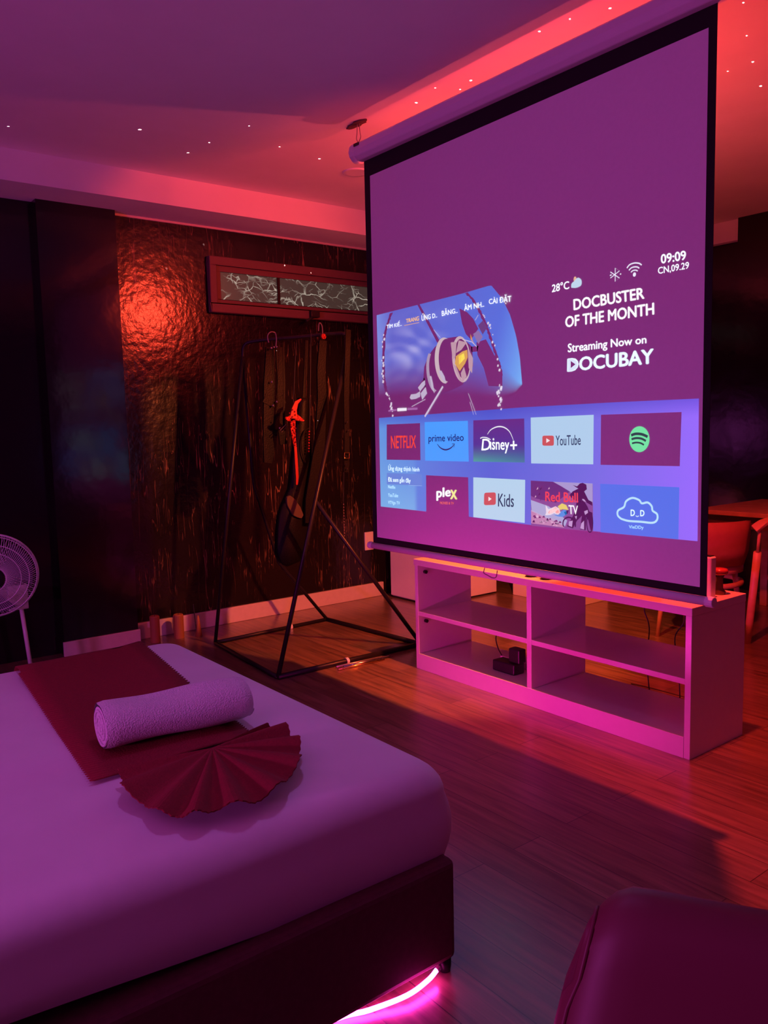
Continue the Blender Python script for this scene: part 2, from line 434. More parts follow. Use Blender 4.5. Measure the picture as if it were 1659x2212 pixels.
# high window with a veined film over its panes
w = thing('window_1', 'high narrow window with red-brown frame and veined panes above the clothes rack', 'window', (XW, 2.42, 2.05))
w['kind'] = 'structure'
y0, y1, z0, z1 = 2.425, 4.15, 2.045, 2.40
f1 = MB()
f1.box(XW, XW+0.045, y0, y1, z1-0.055, z1); f1.box(XW, XW+0.045, y0, y1, z0, z0+0.055)
f1.box(XW, XW+0.045, y0, y0+0.05, z0+0.055, z1-0.055); f1.box(XW, XW+0.045, y1-0.05, y1, z0+0.055, z1-0.055)
f1.build('window_frame', 'window_wood', w, bevel=0.006)
f2 = MB()
f2.box(XW, XW+0.025, y0+0.05, y1-0.05, z1-0.092, z1-0.055); f2.box(XW, XW+0.025, y0+0.05, y1-0.05, z0+0.055, z0+0.085)
f2.box(XW, XW+0.025, y0+0.05, y0+0.085, z0+0.085, z1-0.092); f2.box(XW, XW+0.025, y1-0.085, y1-0.05, z0+0.085, z1-0.092)
f2.build('window_sash', 'window_wood', w, bevel=0.003)
for a, b in ((y0+0.085, 2.935), (2.955, y1-0.085)):
    MB().box(XW+0.002, XW+0.010, a, b, z0+0.085, z1-0.092).build('window_pane', 'marble_window', w)
MB().box(XW+0.002, XW+0.018, 2.935, 2.955, z0+0.085, z1-0.092).build('window_bar', 'dark_metal', w)
lt_ = MB().box(XW+0.045, XW+0.075, 3.165, 3.235, 2.055, 2.10)
lt_.tube([(XW+0.06, 3.19, 2.06), (XW+0.085, 3.15, 2.04), (XW+0.09, 3.11, 2.02)], 0.010)
lt_.build('window_latch', 'black_plastic', w, bevel=0.003)

# recessed ceiling light seen as a ring
rl = thing('downlight', 'round recessed downlight in the ceiling left of the screen top', 'ceiling light', (-3.915, 2.895, ZC))
rg = MB()
rg.lathe([(0.055, -0.004), (0.075, -0.006), (0.080, -0.002), (0.080, 0.001), (0.055, 0.001)], (-3.915, 2.895, ZC), 28)
rg.build('trim_ring', 'white_metal', rl, smooth=True)
MB().lathe([(0.052, -0.001), (0.052, 0.0)], (-3.915, 2.895, ZC), 24).build('lens', mat('unlit_lens', (0.12, 0.10, 0.10), 0.3), rl)

# wall socket
so = thing('wall_socket', 'white wall socket plate low on the marble wall beside the screen', 'socket', (XW, 3.66, 0.43))
MB().box(XW, XW+0.012, 3.622, 3.702, 0.362, 0.500).build('plate', 'paper', so, bevel=0.004)
MB().box(XW+0.012, XW+0.016, 3.640, 3.685, 0.395, 0.465).build('outlet_insert', 'white_metal', so, bevel=0.002)

# ================================================================== PROJECTION SCREEN
SY = 2.45
scr = thing('projection_screen', 'large square pull-down projection screen with black border showing a streaming menu', 'projection screen', (-2.34, SY, 0.69))
SL, SR = -3.250, -1.440
MB().box(SL, SR, SY, SY+0.002, 0.715, 2.57).build('masking_border', 'black_fabric', scr)
MB().add([(-3.205, SY-0.0006, 2.479), (-1.468, SY-0.0006, 2.495), (-1.464, SY-0.0006, 0.743), (-3.216, SY-0.0006, 0.745)], [(0,1,2,3)]).build('projection_fabric', 'fabric', scr)
cs = MB()
cs.prism([(SY-0.045, 2.575), (SY-0.05, 2.60), (SY-0.045, 2.628), (SY-0.02, 2.645), (SY+0.03, 2.645), (SY+0.045, 2.62), (SY+0.04, 2.575), (SY+0.01, 2.556), (SY-0.025, 2.558)], 'x', -3.268, -1.410)
cs.build('case', 'white_metal', scr, bevel=0.004)
for xa, xb in ((-3.310, -3.268), (-1.410, -1.372)):
    ec = MB()
    ec.prism([(SY-0.048, 2.58), (SY-0.053, 2.60), (SY-0.048, 2.63), (SY-0.02, 2.650), (SY+0.03, 2.650), (SY+0.048, 2.622), (SY+0.043, 2.573), (SY+0.01, 2.553), (SY-0.025, 2.555)], 'x', xa, xb)
    ec.build('end_cap', 'white_metal', scr, bevel=0.012, seg=3)
MB().box(-3.262, -3.225, SY-0.052, SY-0.045, 2.618, 2.630).build('case_label', 'black_plastic', scr)
br_ = MB()
br_.tube([(-3.262, SY-0.004, 0.700), (-1.425, SY-0.004, 0.700)], 0.0155, 12)
br_.build('bottom_bar', 'white_metal', scr, smooth=True)
for x in (-3.262, -1.425):
    s_ = 1 if x < -2 else -1
    MB().tube([(x + 0.012*s_, SY-0.004, 0.700), (x - 0.016*s_, SY-0.004, 0.700)], 0.0185, 12).build('bar_cap', 'white_metal', scr, bevel=0.003)
MB().tube(smoothpath([(-2.452, SY-0.012, 0.686), (-2.456, SY-0.014, 0.664), (-2.43, SY-0.016, 0.657), (-2.405, SY-0.016, 0.650), (-2.385, SY-0.014, 0.655), (-2.378, SY-0.012, 0.684)]), 0.0022, 6).build('pull_handle', 'wire', scr)
hk = MB()
hk.tube(smoothpath([(-3.292, SY, 2.655), (-3.305, SY, 2.675), (-3.300, SY, 2.70), (-3.296, SY, ZC)]), 0.0025, 6)
hk.tube(smoothpath([(-3.288, SY, 2.655), (-3.272, SY, 2.675), (-3.276, SY, 2.70), (-3.282, SY, ZC)]), 0.0025, 6)
hk.build('hanging_wire', 'wire', scr)
hk2 = MB().tube(smoothpath([(-1.395, SY, 2.648), (-1.405, SY, 2.68), (-1.398, SY, ZC)]), 0.0025, 6)
hk2.build('hanging_wire', 'wire', scr)

# ------------------------------------------------------------------ the projected picture (flat, lies on the fabric)
AMB = (0.085, 0.006, 0.060)      # what the lit cloth already sends back from the room's lamps
def glowcol(c):
    k = c[3] if len(c) > 3 else 1.0
    l = lin(c[:3]); return (*[max(0.0, a - b) * k for a, b in zip(l, AMB)], k)
def picture_mesh(name, verts, faces, cols, lvl, parent, dark=False):
    y = SY - 0.0006 - 0.0005 * lvl
    org = parent_loc(parent)
    me = bpy.data.meshes.new(name)
    me.from_pydata([tuple(Vector((u, y, v)) - org) for u, v in verts], [], faces)
    at_ = me.color_attributes.new('picture', 'FLOAT_COLOR', 'POINT')
    for i in range(len(verts)):
        c = cols[i] if isinstance(cols, list) else cols
        at_.data[i].color = (*lin(c), 1) if dark else glowcol(c)
    me.materials.append(M['picture_dark' if dark else 'picture'])
    o = bpy.data.objects.new(name, me); COL.objects.link(o); o.parent = parent
    return o
def poly(name, pts, col, lvl, parent, dark=False):
    return picture_mesh(name, pts, [tuple(range(len(pts)))], col, lvl, parent, dark)
def polys(name, plist, col, lvl, parent, dark=False):
    vs, fs, cs_ = [], [], []
    for i, p in enumerate(plist):
        k = len(vs); vs += p; fs.append(tuple(range(k, k + len(p))))
        c = col[i] if isinstance(col, list) else col
        cs_ += [c] * len(p)
    return picture_mesh(name, vs, fs, cs_, lvl, parent, dark)
def polys_each(name, plist, col, lvl, parent):
    for i, p in enumerate(plist):
        poly(name, p, col[i] if isinstance(col, list) else col, lvl, parent)
def lerp(a, b, t): return tuple(x + (y - x) * t for x, y in zip(a, b))
def along(pl, t):
    d = [math.dist(pl[i], pl[i+1]) for i in range(len(pl) - 1)]; L = sum(d) * t
    for i, q in enumerate(d):
        if L <= q + 1e-9: return lerp(pl[i], pl[i+1], L / max(q, 1e-9))
        L -= q
    return pl[-1]
def field(name, top, bot, nu, nv, colfn, lvl, parent):
    vs, cs_ = [], []
    for j in range(nv + 1):
        for i in range(nu + 1):
            a, b = i / nu, j / nv
            vs.append(lerp(along(top, a), along(bot, a), b)); cs_.append(colfn(a, b))
    fs = [(j*(nu+1)+i, j*(nu+1)+i+1, (j+1)*(nu+1)+i+1, (j+1)*(nu+1)+i) for j in range(nv) for i in range(nu)]
    return picture_mesh(name, vs, fs, cs_, lvl, parent)
def stroke_pts(pl, w, closed=False, taper=False):
    n = len(pl); L, R_ = [], []
    for i in range(n):
        a = pl[(i-1) % n] if closed or i else pl[0]; b = pl[(i+1) % n] if closed or i < n-1 else pl[-1]
        dx, dz = b[0]-a[0], b[1]-a[1]; q = math.hypot(dx, dz) or 1
        ww = w * (math.sin(PI * (0.12 + 0.76 * i / (n-1))) if taper else 1)
        L.append((pl[i][0] - dz/q*ww/2, pl[i][1] + dx/q*ww/2)); R_.append((pl[i][0] + dz/q*ww/2, pl[i][1] - dx/q*ww/2))
    return L, R_
def strokes(name, lines, col, lvl, parent, dark=False):
    vs, fs, cs_ = [], [], []
    for ln in lines:
        pl, w = ln[0], ln[1]; closed = len(ln) > 2 and ln[2] == 'closed'; taper = len(ln) > 2 and ln[2] == 'taper'
        L, R_ = stroke_pts(pl, w, closed, taper); k = len(vs); n = len(pl); vs += L + R_
        for i in range(n if closed else n - 1):
            j = (i + 1) % n; fs.append((k+i, k+j, k+n+j, k+n+i))
    return picture_mesh(name, vs, fs, col, lvl, parent, dark)
def curve2(pts, k=6):
    return [(p.x, p.z) for p in smoothpath([(a, 0, b) for a, b in pts], k)]
def ell(c, rx, rz, tilt=0, n=28, a0=0, a1=2*PI, full=True):
    out = []
    for i in range(n if full else n + 1):
        a = a0 + (a1 - a0) * i / n; x, z = rx*math.cos(a), rz*math.sin(a)
        out.append((c[0] + x*math.cos(tilt) - z*math.sin(tilt), c[1] + x*math.sin(tilt) + z*math.cos(tilt)))
    return out
def lettering(name, body, quad, col, lvl, parent, bold=0.02, dark=False, space=1.0):
    """quad = bottom-left, bottom-right, top-right, top-left of the words' own bounding box"""
    cu = bpy.data.curves.new('words', 'FONT'); cu.body = body; cu.size = 1.0; cu.resolution_u = 3; cu.space_character = space
    ob = bpy.data.objects.new('words', cu); COL.objects.link(ob)
    dg = bpy.context.evaluated_depsgraph_get()
    tmp = bpy.data.meshes.new_from_object(ob.evaluated_get(dg))
    vs = [(v.co.x, v.co.y) for v in tmp.vertices]; fs = [tuple(p.vertices) for p in tmp.polygons]
    bpy.data.objects.remove(ob); bpy.data.curves.remove(cu); bpy.data.meshes.remove(tmp)
    xa, xb = min(v[0] for v in vs), max(v[0] for v in vs); ya, yb = min(v[1] for v in vs), max(v[1] for v in vs)
    bl, br2, tr, tl = quad; out = []
    all_f = []
    for dx, dy in ((0, 0), (-1, 0), (1, 0), (0, 0.7), (0, -0.7)) if bold else ((0, 0),):
        k = len(out)
        for x, y in vs:
            s, t = (x + dx*bold - xa)/(xb-xa), (y + dy*bold - ya)/(yb-ya)
            out.append(lerp(lerp(bl, br2, s), lerp(tl, tr, s), t))
        all_f += [tuple(i + k for i in f) for f in fs]
    fs = all_f
    return picture_mesh(name, out, fs, col, lvl, parent, dark)
def lab(o, text): o['label'] = text; return o

WHITE = (236, 228, 250)
# --- header on the right
lab(lettering('weather_reading', '28°C', ((-2.0914, 1.7833), (-2.0096, 1.7849), (-2.0107, 1.8141), (-2.0903, 1.8120)), WHITE, 1, scr, 0.025), 'white temperature reading 28°C')
cl = poly('weather_icon', curve2([(-1.9992, 1.7874), (-1.9977, 1.8013), (-1.9848, 1.8086), (-1.9787, 1.8145), (-1.9670, 1.8179), (-1.9543, 1.8088), (-1.9522, 1.7946), (-1.9593, 1.7865), (-1.9797, 1.7838), (-1.9992, 1.7874)], 4)[:-1], (196, 214, 238), 2, scr)
lab(cl, 'small cloud and sun icon')
poly('sun_disc', ell((-1.9823, 1.8150), 0.0065, 0.0095), (232, 176, 150), 1, cl)
strokes('bluetooth_icon', [([(-1.8265, 1.8164), (-1.7885, 1.7896), (-1.8061, 1.7808), (-1.8064, 1.8266), (-1.7887, 1.8143), (-1.8264, 1.7953)], 0.0028),
                           ([(-1.8217, 1.8061), (-1.8283, 1.8044)], 0.004), ([(-1.7863, 1.8025), (-1.7817, 1.8029)], 0.004)], WHITE, 1, scr)
strokes('wifi_icon', [(curve2([(-1.7581, 1.8188), (-1.7469, 1.8282), (-1.7281, 1.8307), (-1.7098, 1.8266), (-1.6992, 1.8193)]), 0.0042),
                      (curve2([(-1.7498, 1.8100), (-1.7400, 1.8166), (-1.7279, 1.8177), (-1.7159, 1.8153), (-1.7087, 1.8101)]), 0.0040),
                      (curve2([(-1.7416, 1.8019), (-1.7354, 1.8058), (-1.7278, 1.8068), (-1.7202, 1.8053), (-1.7148, 1.8018)]), 0.0036),
                      (ell((-1.7276, 1.7923), 0.0028, 0.0040, n=12), 0.0066, 'closed')], WHITE, 1, scr)
lettering('clock_reading', '09:09', ((-1.6239, 1.8113), (-1.5325, 1.8089), (-1.5350, 1.8381), (-1.6251, 1.8411)), WHITE, 1, scr, 0.028)
lettering('date_reading', 'CN,09.29', ((-1.6348, 1.7761), (-1.5220, 1.7762), (-1.5224, 1.8008), (-1.6360, 1.8009)), WHITE, 1, scr, 0.015)
lettering('headline', 'DOCBUSTER', ((-1.9872, 1.7045), (-1.6877, 1.7066), (-1.6904, 1.7440), (-1.9888, 1.7434)), (240, 226, 240), 1, scr, 0.034)
lettering('headline', 'OF THE MONTH', ((-2.0263, 1.6461), (-1.6492, 1.6492), (-1.6506, 1.6877), (-2.0263, 1.6849)), (240, 226, 240), 1, scr, 0.034)
lettering('tagline', 'Streaming Now on', ((-2.0146, 1.5438), (-1.6775, 1.5481), (-1.6788, 1.5827), (-2.0146, 1.5848)), (236, 226, 248), 1, scr, 0.028)
dl = lettering('channel_name', 'DOCUBAY', ((-2.0167, 1.4826), (-1.6492, 1.4868), (-1.6507, 1.5353), (-2.0157, 1.5299)), (222, 226, 250), 1, scr, 0.036)
poly('initial_fill', [(-2.0136, 1.5272), (-1.9921, 1.5272), (-1.9760, 1.5195), (-1.9698, 1.5060), (-1.9749, 1.4925), (-1.9920, 1.4855), (-2.0135, 1.4844)], (222, 226, 250), 1.5, dl)
poly('play_mark', [(-2.0010, 1.5205), (-1.9791, 1.5071), (-2.0009, 1.4951)], (120, 40, 110, 0.3), 2, dl)

# --- the big picture: a planet and a spacecraft
def hero_col(a, b):
    base = lerp((112, 98, 200), (96, 112, 224), min(1, a*1.1))
    if a > 0.72: base = lerp(base, (128, 178, 246), (a - 0.72) / 0.28)
    if a < 0.10: base = lerp((130, 140, 225), base, a / 0.10)
    n = 0.5 + 0.5*math.sin(17*a + 5*math.sin(9*b)) * math.sin(13*b + 4*math.sin(11*a) + 1.0)
    cl_ = max(0, 1 - abs(a - 0.22) / 0.26) * max(0, 1 - abs(b - 0.42)/0.40) * max(0, n - 0.28) * 1.1
    base = lerp(base, (206, 196, 240), min(0.8, cl_))
    fade = 1.0 if b < 0.50 else max(0.0, 1 - (b - 0.50) / (0.34 + 0.18*max(0, a-0.3)))
    return (*base, fade)
hero = field('feature_picture', [(-3.1779, 1.8260), (-2.8649, 1.8363), (-2.5774, 1.8458), (-2.4108, 1.8560), (-2.3493, 1.7944), (-2.3070, 1.7255), (-2.2753, 1.6406), (-2.2562, 1.5576), (-2.2447, 1.4517)],
             [(-3.1740, 1.3635), (-2.8950, 1.3603), (-2.6448, 1.3694), (-2.4737, 1.3795), (-2.4142, 1.3851), (-2.3667, 1.3927), (-2.3227, 1.4003), (-2.2797, 1.4133), (-2.2447, 1.4444)], 60, 40, hero_col, 1, scr)
lab(hero, 'picture of a spacecraft over a blue planet')
DK = (0, 0, 0, 0.0)
polys('spacecraft_body', [
    [(-2.8764, 1.8399), (-2.8602, 1.8388), (-2.7285, 1.6646), (-2.7428, 1.6545)],
    [(-2.5985, 1.7858), (-2.5533, 1.7662), (-2.5155, 1.7342), (-2.4860, 1.6896), (-2.5071, 1.6700), (-2.5297, 1.6481), (-2.5614, 1.6755), (-2.5833, 1.7220)],
    [(-2.4982, 1.6342), (-2.4421, 1.6420), (-2.4003, 1.5824), (-2.3504, 1.5084), (-2.3511, 1.4445), (-2.4293, 1.4506), (-2.4561, 1.5262), (-2.4927, 1.5813)],
    [(-2.5302, 1.6196), (-2.4858, 1.6200), (-2.4925, 1.5966), (-2.5274, 1.5973)],
    [(-2.7586, 1.6397), (-2.8024, 1.6062), (-2.8343, 1.5568), (-2.8416, 1.5051), (-2.8249, 1.4425), (-2.7639, 1.4303), (-2.6727, 1.4402), (-2.5849, 1.4631), (-2.5188, 1.5393), (-2.5238, 1.6190), (-2.5942, 1.6698), (-2.6882, 1.6700)],
    [(-2.8341, 1.5094), (-2.8796, 1.4737), (-2.8771, 1.4304), (-2.8219, 1.4186)]], DK, 2, hero)
polys('spacecraft_bus', [[(-2.5166, 1.6710), (-2.4849, 1.6830), (-2.4604, 1.6545), (-2.4857, 1.6266)], [(-2.4877, 1.7028), (-2.4595, 1.7192), (-2.4322, 1.6904), (-2.4603, 1.6632)]], [(150, 110, 170), (116, 60, 130)], 3, hero)
def crescent(c, rx, rz, off, tilt, a0=0.6, a1=5.2):
    o_ = ell(c, rx, rz, tilt, 22, a0, a1, False); i_ = ell((c[0]+off, c[1]), rx*0.86, rz*0.93, tilt, 22, a0, a1, False)
    return o_ + i_[::-1]
polys('engine_ring', [crescent((-2.6973, 1.5748), 0.064, 0.100, 0.017, 0.10, 1.2, 4.6), crescent((-2.7684, 1.5335), 0.050, 0.094, 0.012, 0.15, 2.0, 4.5),
                      ell((-2.5908, 1.5722), 0.056, 0.099, 0.16)], [(206, 176, 190), (176, 146, 180), (206, 170, 186)], 3, hero)
poly('engine_throat', ell((-2.5842, 1.5730), 0.0445, 0.086, 0.16), (118, 26, 84, 0.3), 4, hero)
polys('engine_petal', [[(-2.6546, 1.6487), (-2.6178, 1.6475), (-2.6256, 1.5875), (-2.6428, 1.5707)], [(-2.6044, 1.6530), (-2.5556, 1.6395), (-2.5887, 1.6113), (-2.6220, 1.6007)],
                       [(-2.5495, 1.6169), (-2.5183, 1.5701), (-2.5257, 1.5088), (-2.5446, 1.5322)], [(-2.6431, 1.5571), (-2.6231, 1.5466), (-2.5847, 1.4766), (-2.6011, 1.4820)],
                       [(-2.5737, 1.5387), (-2.5581, 1.4975), (-2.5848, 1.4721), (-2.5939, 1.5131)]], (196, 150, 170), 5, hero)
polys('engine_glow', [[(-2.6223, 1.5872), (-2.5823, 1.6041), (-2.5529, 1.6083), (-2.5502, 1.5770), (-2.5669, 1.5516), (-2.6003, 1.5226), (-2.6296, 1.5562)],
                      [(-2.6057, 1.5859), (-2.5726, 1.5966), (-2.5665, 1.5739), (-2.6031, 1.5497)], [(-2.5325, 1.6726), (-2.5171, 1.6404), (-2.5016, 1.6214), (-2.5297, 1.6503)]], [(222, 160, 90), (236, 214, 110), (230, 150, 90)], 6, hero)
for ln_ in [([(-2.7102, 1.4627), (-2.7644, 1.4069), (-2.8352, 1.3336)], 0.0085), ([(-2.7639, 1.7142), (-2.7213, 1.6754)], 0.002), ([(-2.5497, 1.4255), (-2.5030, 1.3346)], 0.0016), ([(-2.5406, 1.3893), (-2.5189, 1.3350)], 0.0016),
                         ([(-2.9277, 1.3815), (-2.8294, 1.4117)], 0.002), ([(-2.5030, 1.7262), (-2.4839, 1.7457)], 0.0022), ([(-2.5813, 1.6552), (-2.5235, 1.6388), (-2.4953, 1.6165)], 0.003)]:
    strokes('boom_highlight', [ln_], (212, 190, 222), 5, hero)
polys('nozzle', [[(-2.9402, 1.4233), (-2.9298, 1.4375), (-2.8956, 1.4384), (-2.8654, 1.4491), (-2.8660, 1.4251), (-2.8963, 1.4167), (-2.9305, 1.4147)],
                 [(-2.8798, 1.4666), (-2.8532, 1.4867), (-2.8308, 1.4973), (-2.8292, 1.4759), (-2.8654, 1.4491)], [(-2.8619, 1.4393), (-2.8265, 1.4663), (-2.8178, 1.4374), (-2.8516, 1.4102)],
                 [(-2.7977, 1.5119), (-2.7868, 1.5136), (-2.7768, 1.4826), (-2.7666, 1.4351), (-2.7860, 1.4595)], [(-2.7366, 1.5315), (-2.7191, 1.5326), (-2.6988, 1.5060), (-2.6885, 1.4732), (-2.7130, 1.4930)]], (196, 176, 206), 4, hero)
def jag(line, w0, w1):
    out = []
    for i, p in enumerate(curve2(line, 9)):
        out.append((p, random.uniform(w0, w1)))
    L = [(p[0] - w_, p[1] + random.uniform(-.003, .003)) for p, w_ in out]; R_ = [(p[0] + w_*random.uniform(.5, 1), p[1]) for p, w_ in out]
    return [[L[i], R_[i], R_[i+1], L[i+1]] for i in range(len(L) - 1)]
for tr_ in (jag([(-3.0619, 1.8236), (-3.0917, 1.7779), (-3.1183, 1.7212), (-3.1303, 1.6224), (-3.1299, 1.5219), (-3.1118, 1.4555), (-3.0931, 1.4043)], 0.008, 0.014),
            jag([(-2.5551, 1.8461), (-2.5143, 1.8101), (-2.4713, 1.7528), (-2.4353, 1.6886), (-2.3999, 1.6124), (-2.3708, 1.5417), (-2.3566, 1.4811)], 0.006, 0.011)):
    polys('truss', tr_, DK, 1.5, hero)
bits = []
for line in ([(-3.1176, 1.7411), (-3.1325, 1.6727), (-3.1401, 1.5830), (-3.1347, 1.5070)], [(-3.1078, 1.4502), (-3.0887, 1.4142), (-3.0781, 1.3686), (-3.0627, 1.3431)], [(-2.4590, 1.7471), (-2.4230, 1.6958), (-2.3880, 1.5985), (-2.3652, 1.5115)], [(-2.3628, 1.4558), (-2.3663, 1.4131), (-2.3620, 1.3657)], [(-2.3721, 1.4219), (-2.3658, 1.3529)]):
    for p in curve2(line, 7):
        if random.random() < 0.62:
            a, b = p[0] + random.uniform(-.008, .008), p[1]; q = random.uniform(.0025, .007)
            bits.append([(a-q, b-q*.6), (a+q*.4, b-q), (a+q, b+q*.7), (a-q*.5, b+q)])
polys_each('sparkle', bits, (226, 206, 230), 4, hero)
polys('page_bar', [[(-3.1009, 1.3703), (-3.0392, 1.3725), (-3.0394, 1.3666), (-3.1012, 1.3632)], [(-3.0326, 1.3773), (-2.9649, 1.3768), (-2.9653, 1.3645), (-3.0331, 1.3634)], [(-2.9571, 1.3760), (-2.8862, 1.3753), (-2.8864, 1.3671), (-2.9574, 1.3667)]], [(170, 100, 170), (246, 236, 250), (170, 100, 170)], 5, hero)
# menu words over the picture
lettering('menu_word', 'TÌM KIẾ..', ((-3.0991, 1.7540), (-2.9868, 1.7558), (-2.9883, 1.7810), (-3.0997, 1.7813)), WHITE, 6, scr, 0.02)
tb = lettering('menu_word', 'TRANG', ((-2.9541, 1.7652), (-2.8637, 1.7660), (-2.8632, 1.7848), (-2.9535, 1.7819)), (240, 170, 120), 6, scr, 0.02)
strokes('underline', [([(-2.9683, 1.7547), (-2.8625, 1.7565)], 0.0022)], (240, 170, 120), 6, tb)
lettering('menu_word', 'ỨNG D..', ((-2.8440, 1.7614), (-2.7400, 1.7658), (-2.7408, 1.7906), (-2.8446, 1.7938)), WHITE, 6, scr, 0.02)
lettering('menu_word', 'BĂNG..', ((-2.7080, 1.7667), (-2.6087, 1.7693), (-2.6102, 1.7952), (-2.7094, 1.7972)), WHITE, 6, scr, 0.02)
lettering('menu_word', 'ÂM NH..', ((-2.5674, 1.7723), (-2.4494, 1.7751), (-2.4509, 1.8018), (-2.5689, 1.7997)), WHITE, 6, scr, 0.02)
lettering('menu_word', 'CÀI ĐẶT', ((-2.4207, 1.7757), (-2.2984, 1.7693), (-2.2992, 1.8065), (-2.4215, 1.8085)), WHITE, 6, scr, 0.02)

# --- app panel
def panel_col(a, b):
    st = [(0, (112, 150, 226)), (0.16, (104, 128, 222)), (0.45, (98, 98, 212)), (0.72, (122, 108, 222)), (1, (156, 106, 252))]
    for (p, c), (q, d) in zip(st, st[1:]):
        if a <= q: c0 = lerp(c, d, (a - p) / (q - p)); break
    else: c0 = st[-1][1]
    if b < 0.12: c0 = lerp(lerp((80, 60, 190), c0, 0.55), c0, b / 0.12)
    if a < 0.16: c0 = lerp(c0, (124, 172, 232), min(1, max(0, b - 0.3) * 1.4))
    return c0
panel = field('app_panel', [(-3.1788, 1.3345), (-2.8955, 1.3412), (-2.5581, 1.3490), (-2.2404, 1.3569), (-1.8013, 1.3612), (-1.4788, 1.3615)],
              [(-3.1808, 0.9008), (-2.8918, 0.8999), (-2.5575, 0.8965), (-2.2437, 0.8896), (-1.7974, 0.8923), (-1.4749, 0.8954)], 60, 24, panel_col, 1, scr)
lab(panel, 'glowing blue and violet panel behind the app tiles')
def tile(name, quad, col, label, fabric=False):
    if fabric:
        o = MB().add([(u, SY - 0.0006 - 0.0012, v) for u, v in quad], [(0,1,2,3)]).build(name, 'fabric', scr)
    elif callable(col):
        o = field(name, [quad[0], quad[1]], [quad[3], quad[2]], 8, 12, col, 2, scr)
    else:
        o = poly(name, quad, col, 2, scr)
    return lab(o, label)
t = tile('app_tile', [(-3.1179, 1.3021), (-2.8703, 1.3048), (-2.8719, 1.1351), (-3.1241, 1.1325)], None, 'dark tile with tall red lettering', True)
lettering('lettering', 'NETFLIX', ((-3.0870, 1.1875), (-2.9029, 1.1919), (-2.9012, 1.2486), (-3.0865, 1.2464)), (228, 62, 84), 4, t, 0.012)
t = tile('app_tile', [(-2.8378, 1.3085), (-2.5559, 1.3096), (-2.5533, 1.1353), (-2.8393, 1.1336)], (86, 156, 255), 'bright blue tile with dark lettering over a curved arrow')
lettering('lettering', 'prime video', ((-2.8129, 1.2099), (-2.5817, 1.2144), (-2.5822, 1.2546), (-2.8103, 1.2511)), (34, 26, 110), 4, t, 0.012, True)
strokes('curved_arrow', [(curve2([(-2.7536, 1.2101), (-2.7327, 1.1932), (-2.6992, 1.1845), (-2.6644, 1.1928), (-2.6408, 1.2096)]), 0.0062, 'taper'), ([(-2.6558, 1.2105), (-2.6394, 1.2115), (-2.6451, 1.1957)], 0.003)], (30, 30, 100), 4, t, True)
t = tile('app_tile', [(-2.5220, 1.3109), (-2.2334, 1.3128), (-2.2321, 1.1383), (-2.5249, 1.1359)], lambda a, b: lerp((112, 42, 134), (96, 50, 150), b / .6) if b < .6 else lerp((96, 50, 150), (70 + 20*(1-a), 120 + 40*(1-a), 158), (b - .6) / .4), 'purple to teal tile with white script and an arc')
lettering('lettering', 'D', ((-2.4736, 1.1844), (-2.4206, 1.1858), (-2.4199, 1.2334), (-2.4666, 1.2317)), (240, 236, 246), 4, t, 0.012)
lettering('lettering', 'ısney', ((-2.4226, 1.1726), (-2.3155, 1.1739), (-2.3151, 1.2178), (-2.4220, 1.2202)), (240, 236, 246), 4, t, 0.018)
lettering('lettering', '+', ((-2.3083, 1.1886), (-2.2724, 1.1898), (-2.2733, 1.2247), (-2.3080, 1.2238)), (240, 236, 246), 4, t, 0.014)
strokes('arc', [(curve2([(-2.4382, 1.2511), (-2.4176, 1.2703), (-2.3798, 1.2821), (-2.3428, 1.2790), (-2.3118, 1.2607), (-2.2917, 1.2273)]), 0.0048, 'taper'),
                (curve2([(-2.4804, 1.2344), (-2.4665, 1.2388), (-2.4415, 1.2370), (-2.4200, 1.2290)]), 0.004), (ell((-2.4034, 1.2307), 0.003, 0.003, n=10), 0.004, 'closed')], (240, 236, 246), 4, t)
t = tile('app_tile', [(-2.1993, 1.3158), (-1.8956, 1.3193), (-1.8968, 1.1388), (-2.1979, 1.1354)], (180, 205, 236), 'pale tile with red play badge and grey lettering')
def badge(parent, q, tri):
    bl, br2, tr, tl = q; e = 0.16; pts = []
    for c, p, n_ in ((bl, tl, br2), (br2, bl, tr), (tr, br2, tl), (tl, tr, bl)):
        a = lerp(c, p, e); b = lerp(c, n_, e); pts += [a, lerp(lerp(a, b, .5), c, .5), b]
    b_ = poly('play_badge', pts, (206, 82, 92), 4, parent)
    poly('play_mark', tri, (246, 226, 232), 5, parent)
badge(t, ((-2.1391, 1.2056), (-2.0813, 1.2059), (-2.0813, 1.2448), (-2.1389, 1.2446)), [(-2.1185, 1.2346), (-2.1001, 1.2256), (-2.1186, 1.2166)])
lettering('lettering', 'YouTube', ((-2.0723, 1.2064), (-1.9535, 1.2098), (-1.9537, 1.2470), (-2.0722, 1.2439)), (58, 62, 100), 4, t, 0.012, True)
t = tile('app_tile', [(-1.8629, 1.3186), (-1.5397, 1.3199), (-1.5435, 1.1409), (-1.8638, 1.1378)], None, 'dark tile with a round green badge', True)
poly('green_badge', ell((-1.7009, 1.2305), 0.0405, 0.0445, n=40), (122, 226, 164), 4, t)
strokes('sound_wave', [(curve2([(-1.7335, 1.2442), (-1.7145, 1.2492), (-1.6897, 1.2474), (-1.6671, 1.2389)]), 0.0092), (curve2([(-1.7318, 1.2305), (-1.7133, 1.2343), (-1.6920, 1.2326), (-1.6738, 1.2246)]), 0.0075), (curve2([(-1.7297, 1.2160), (-1.7132, 1.2190), (-1.6953, 1.2173), (-1.6814, 1.2110)]), 0.006)], (20, 62, 62), 5, t, True)
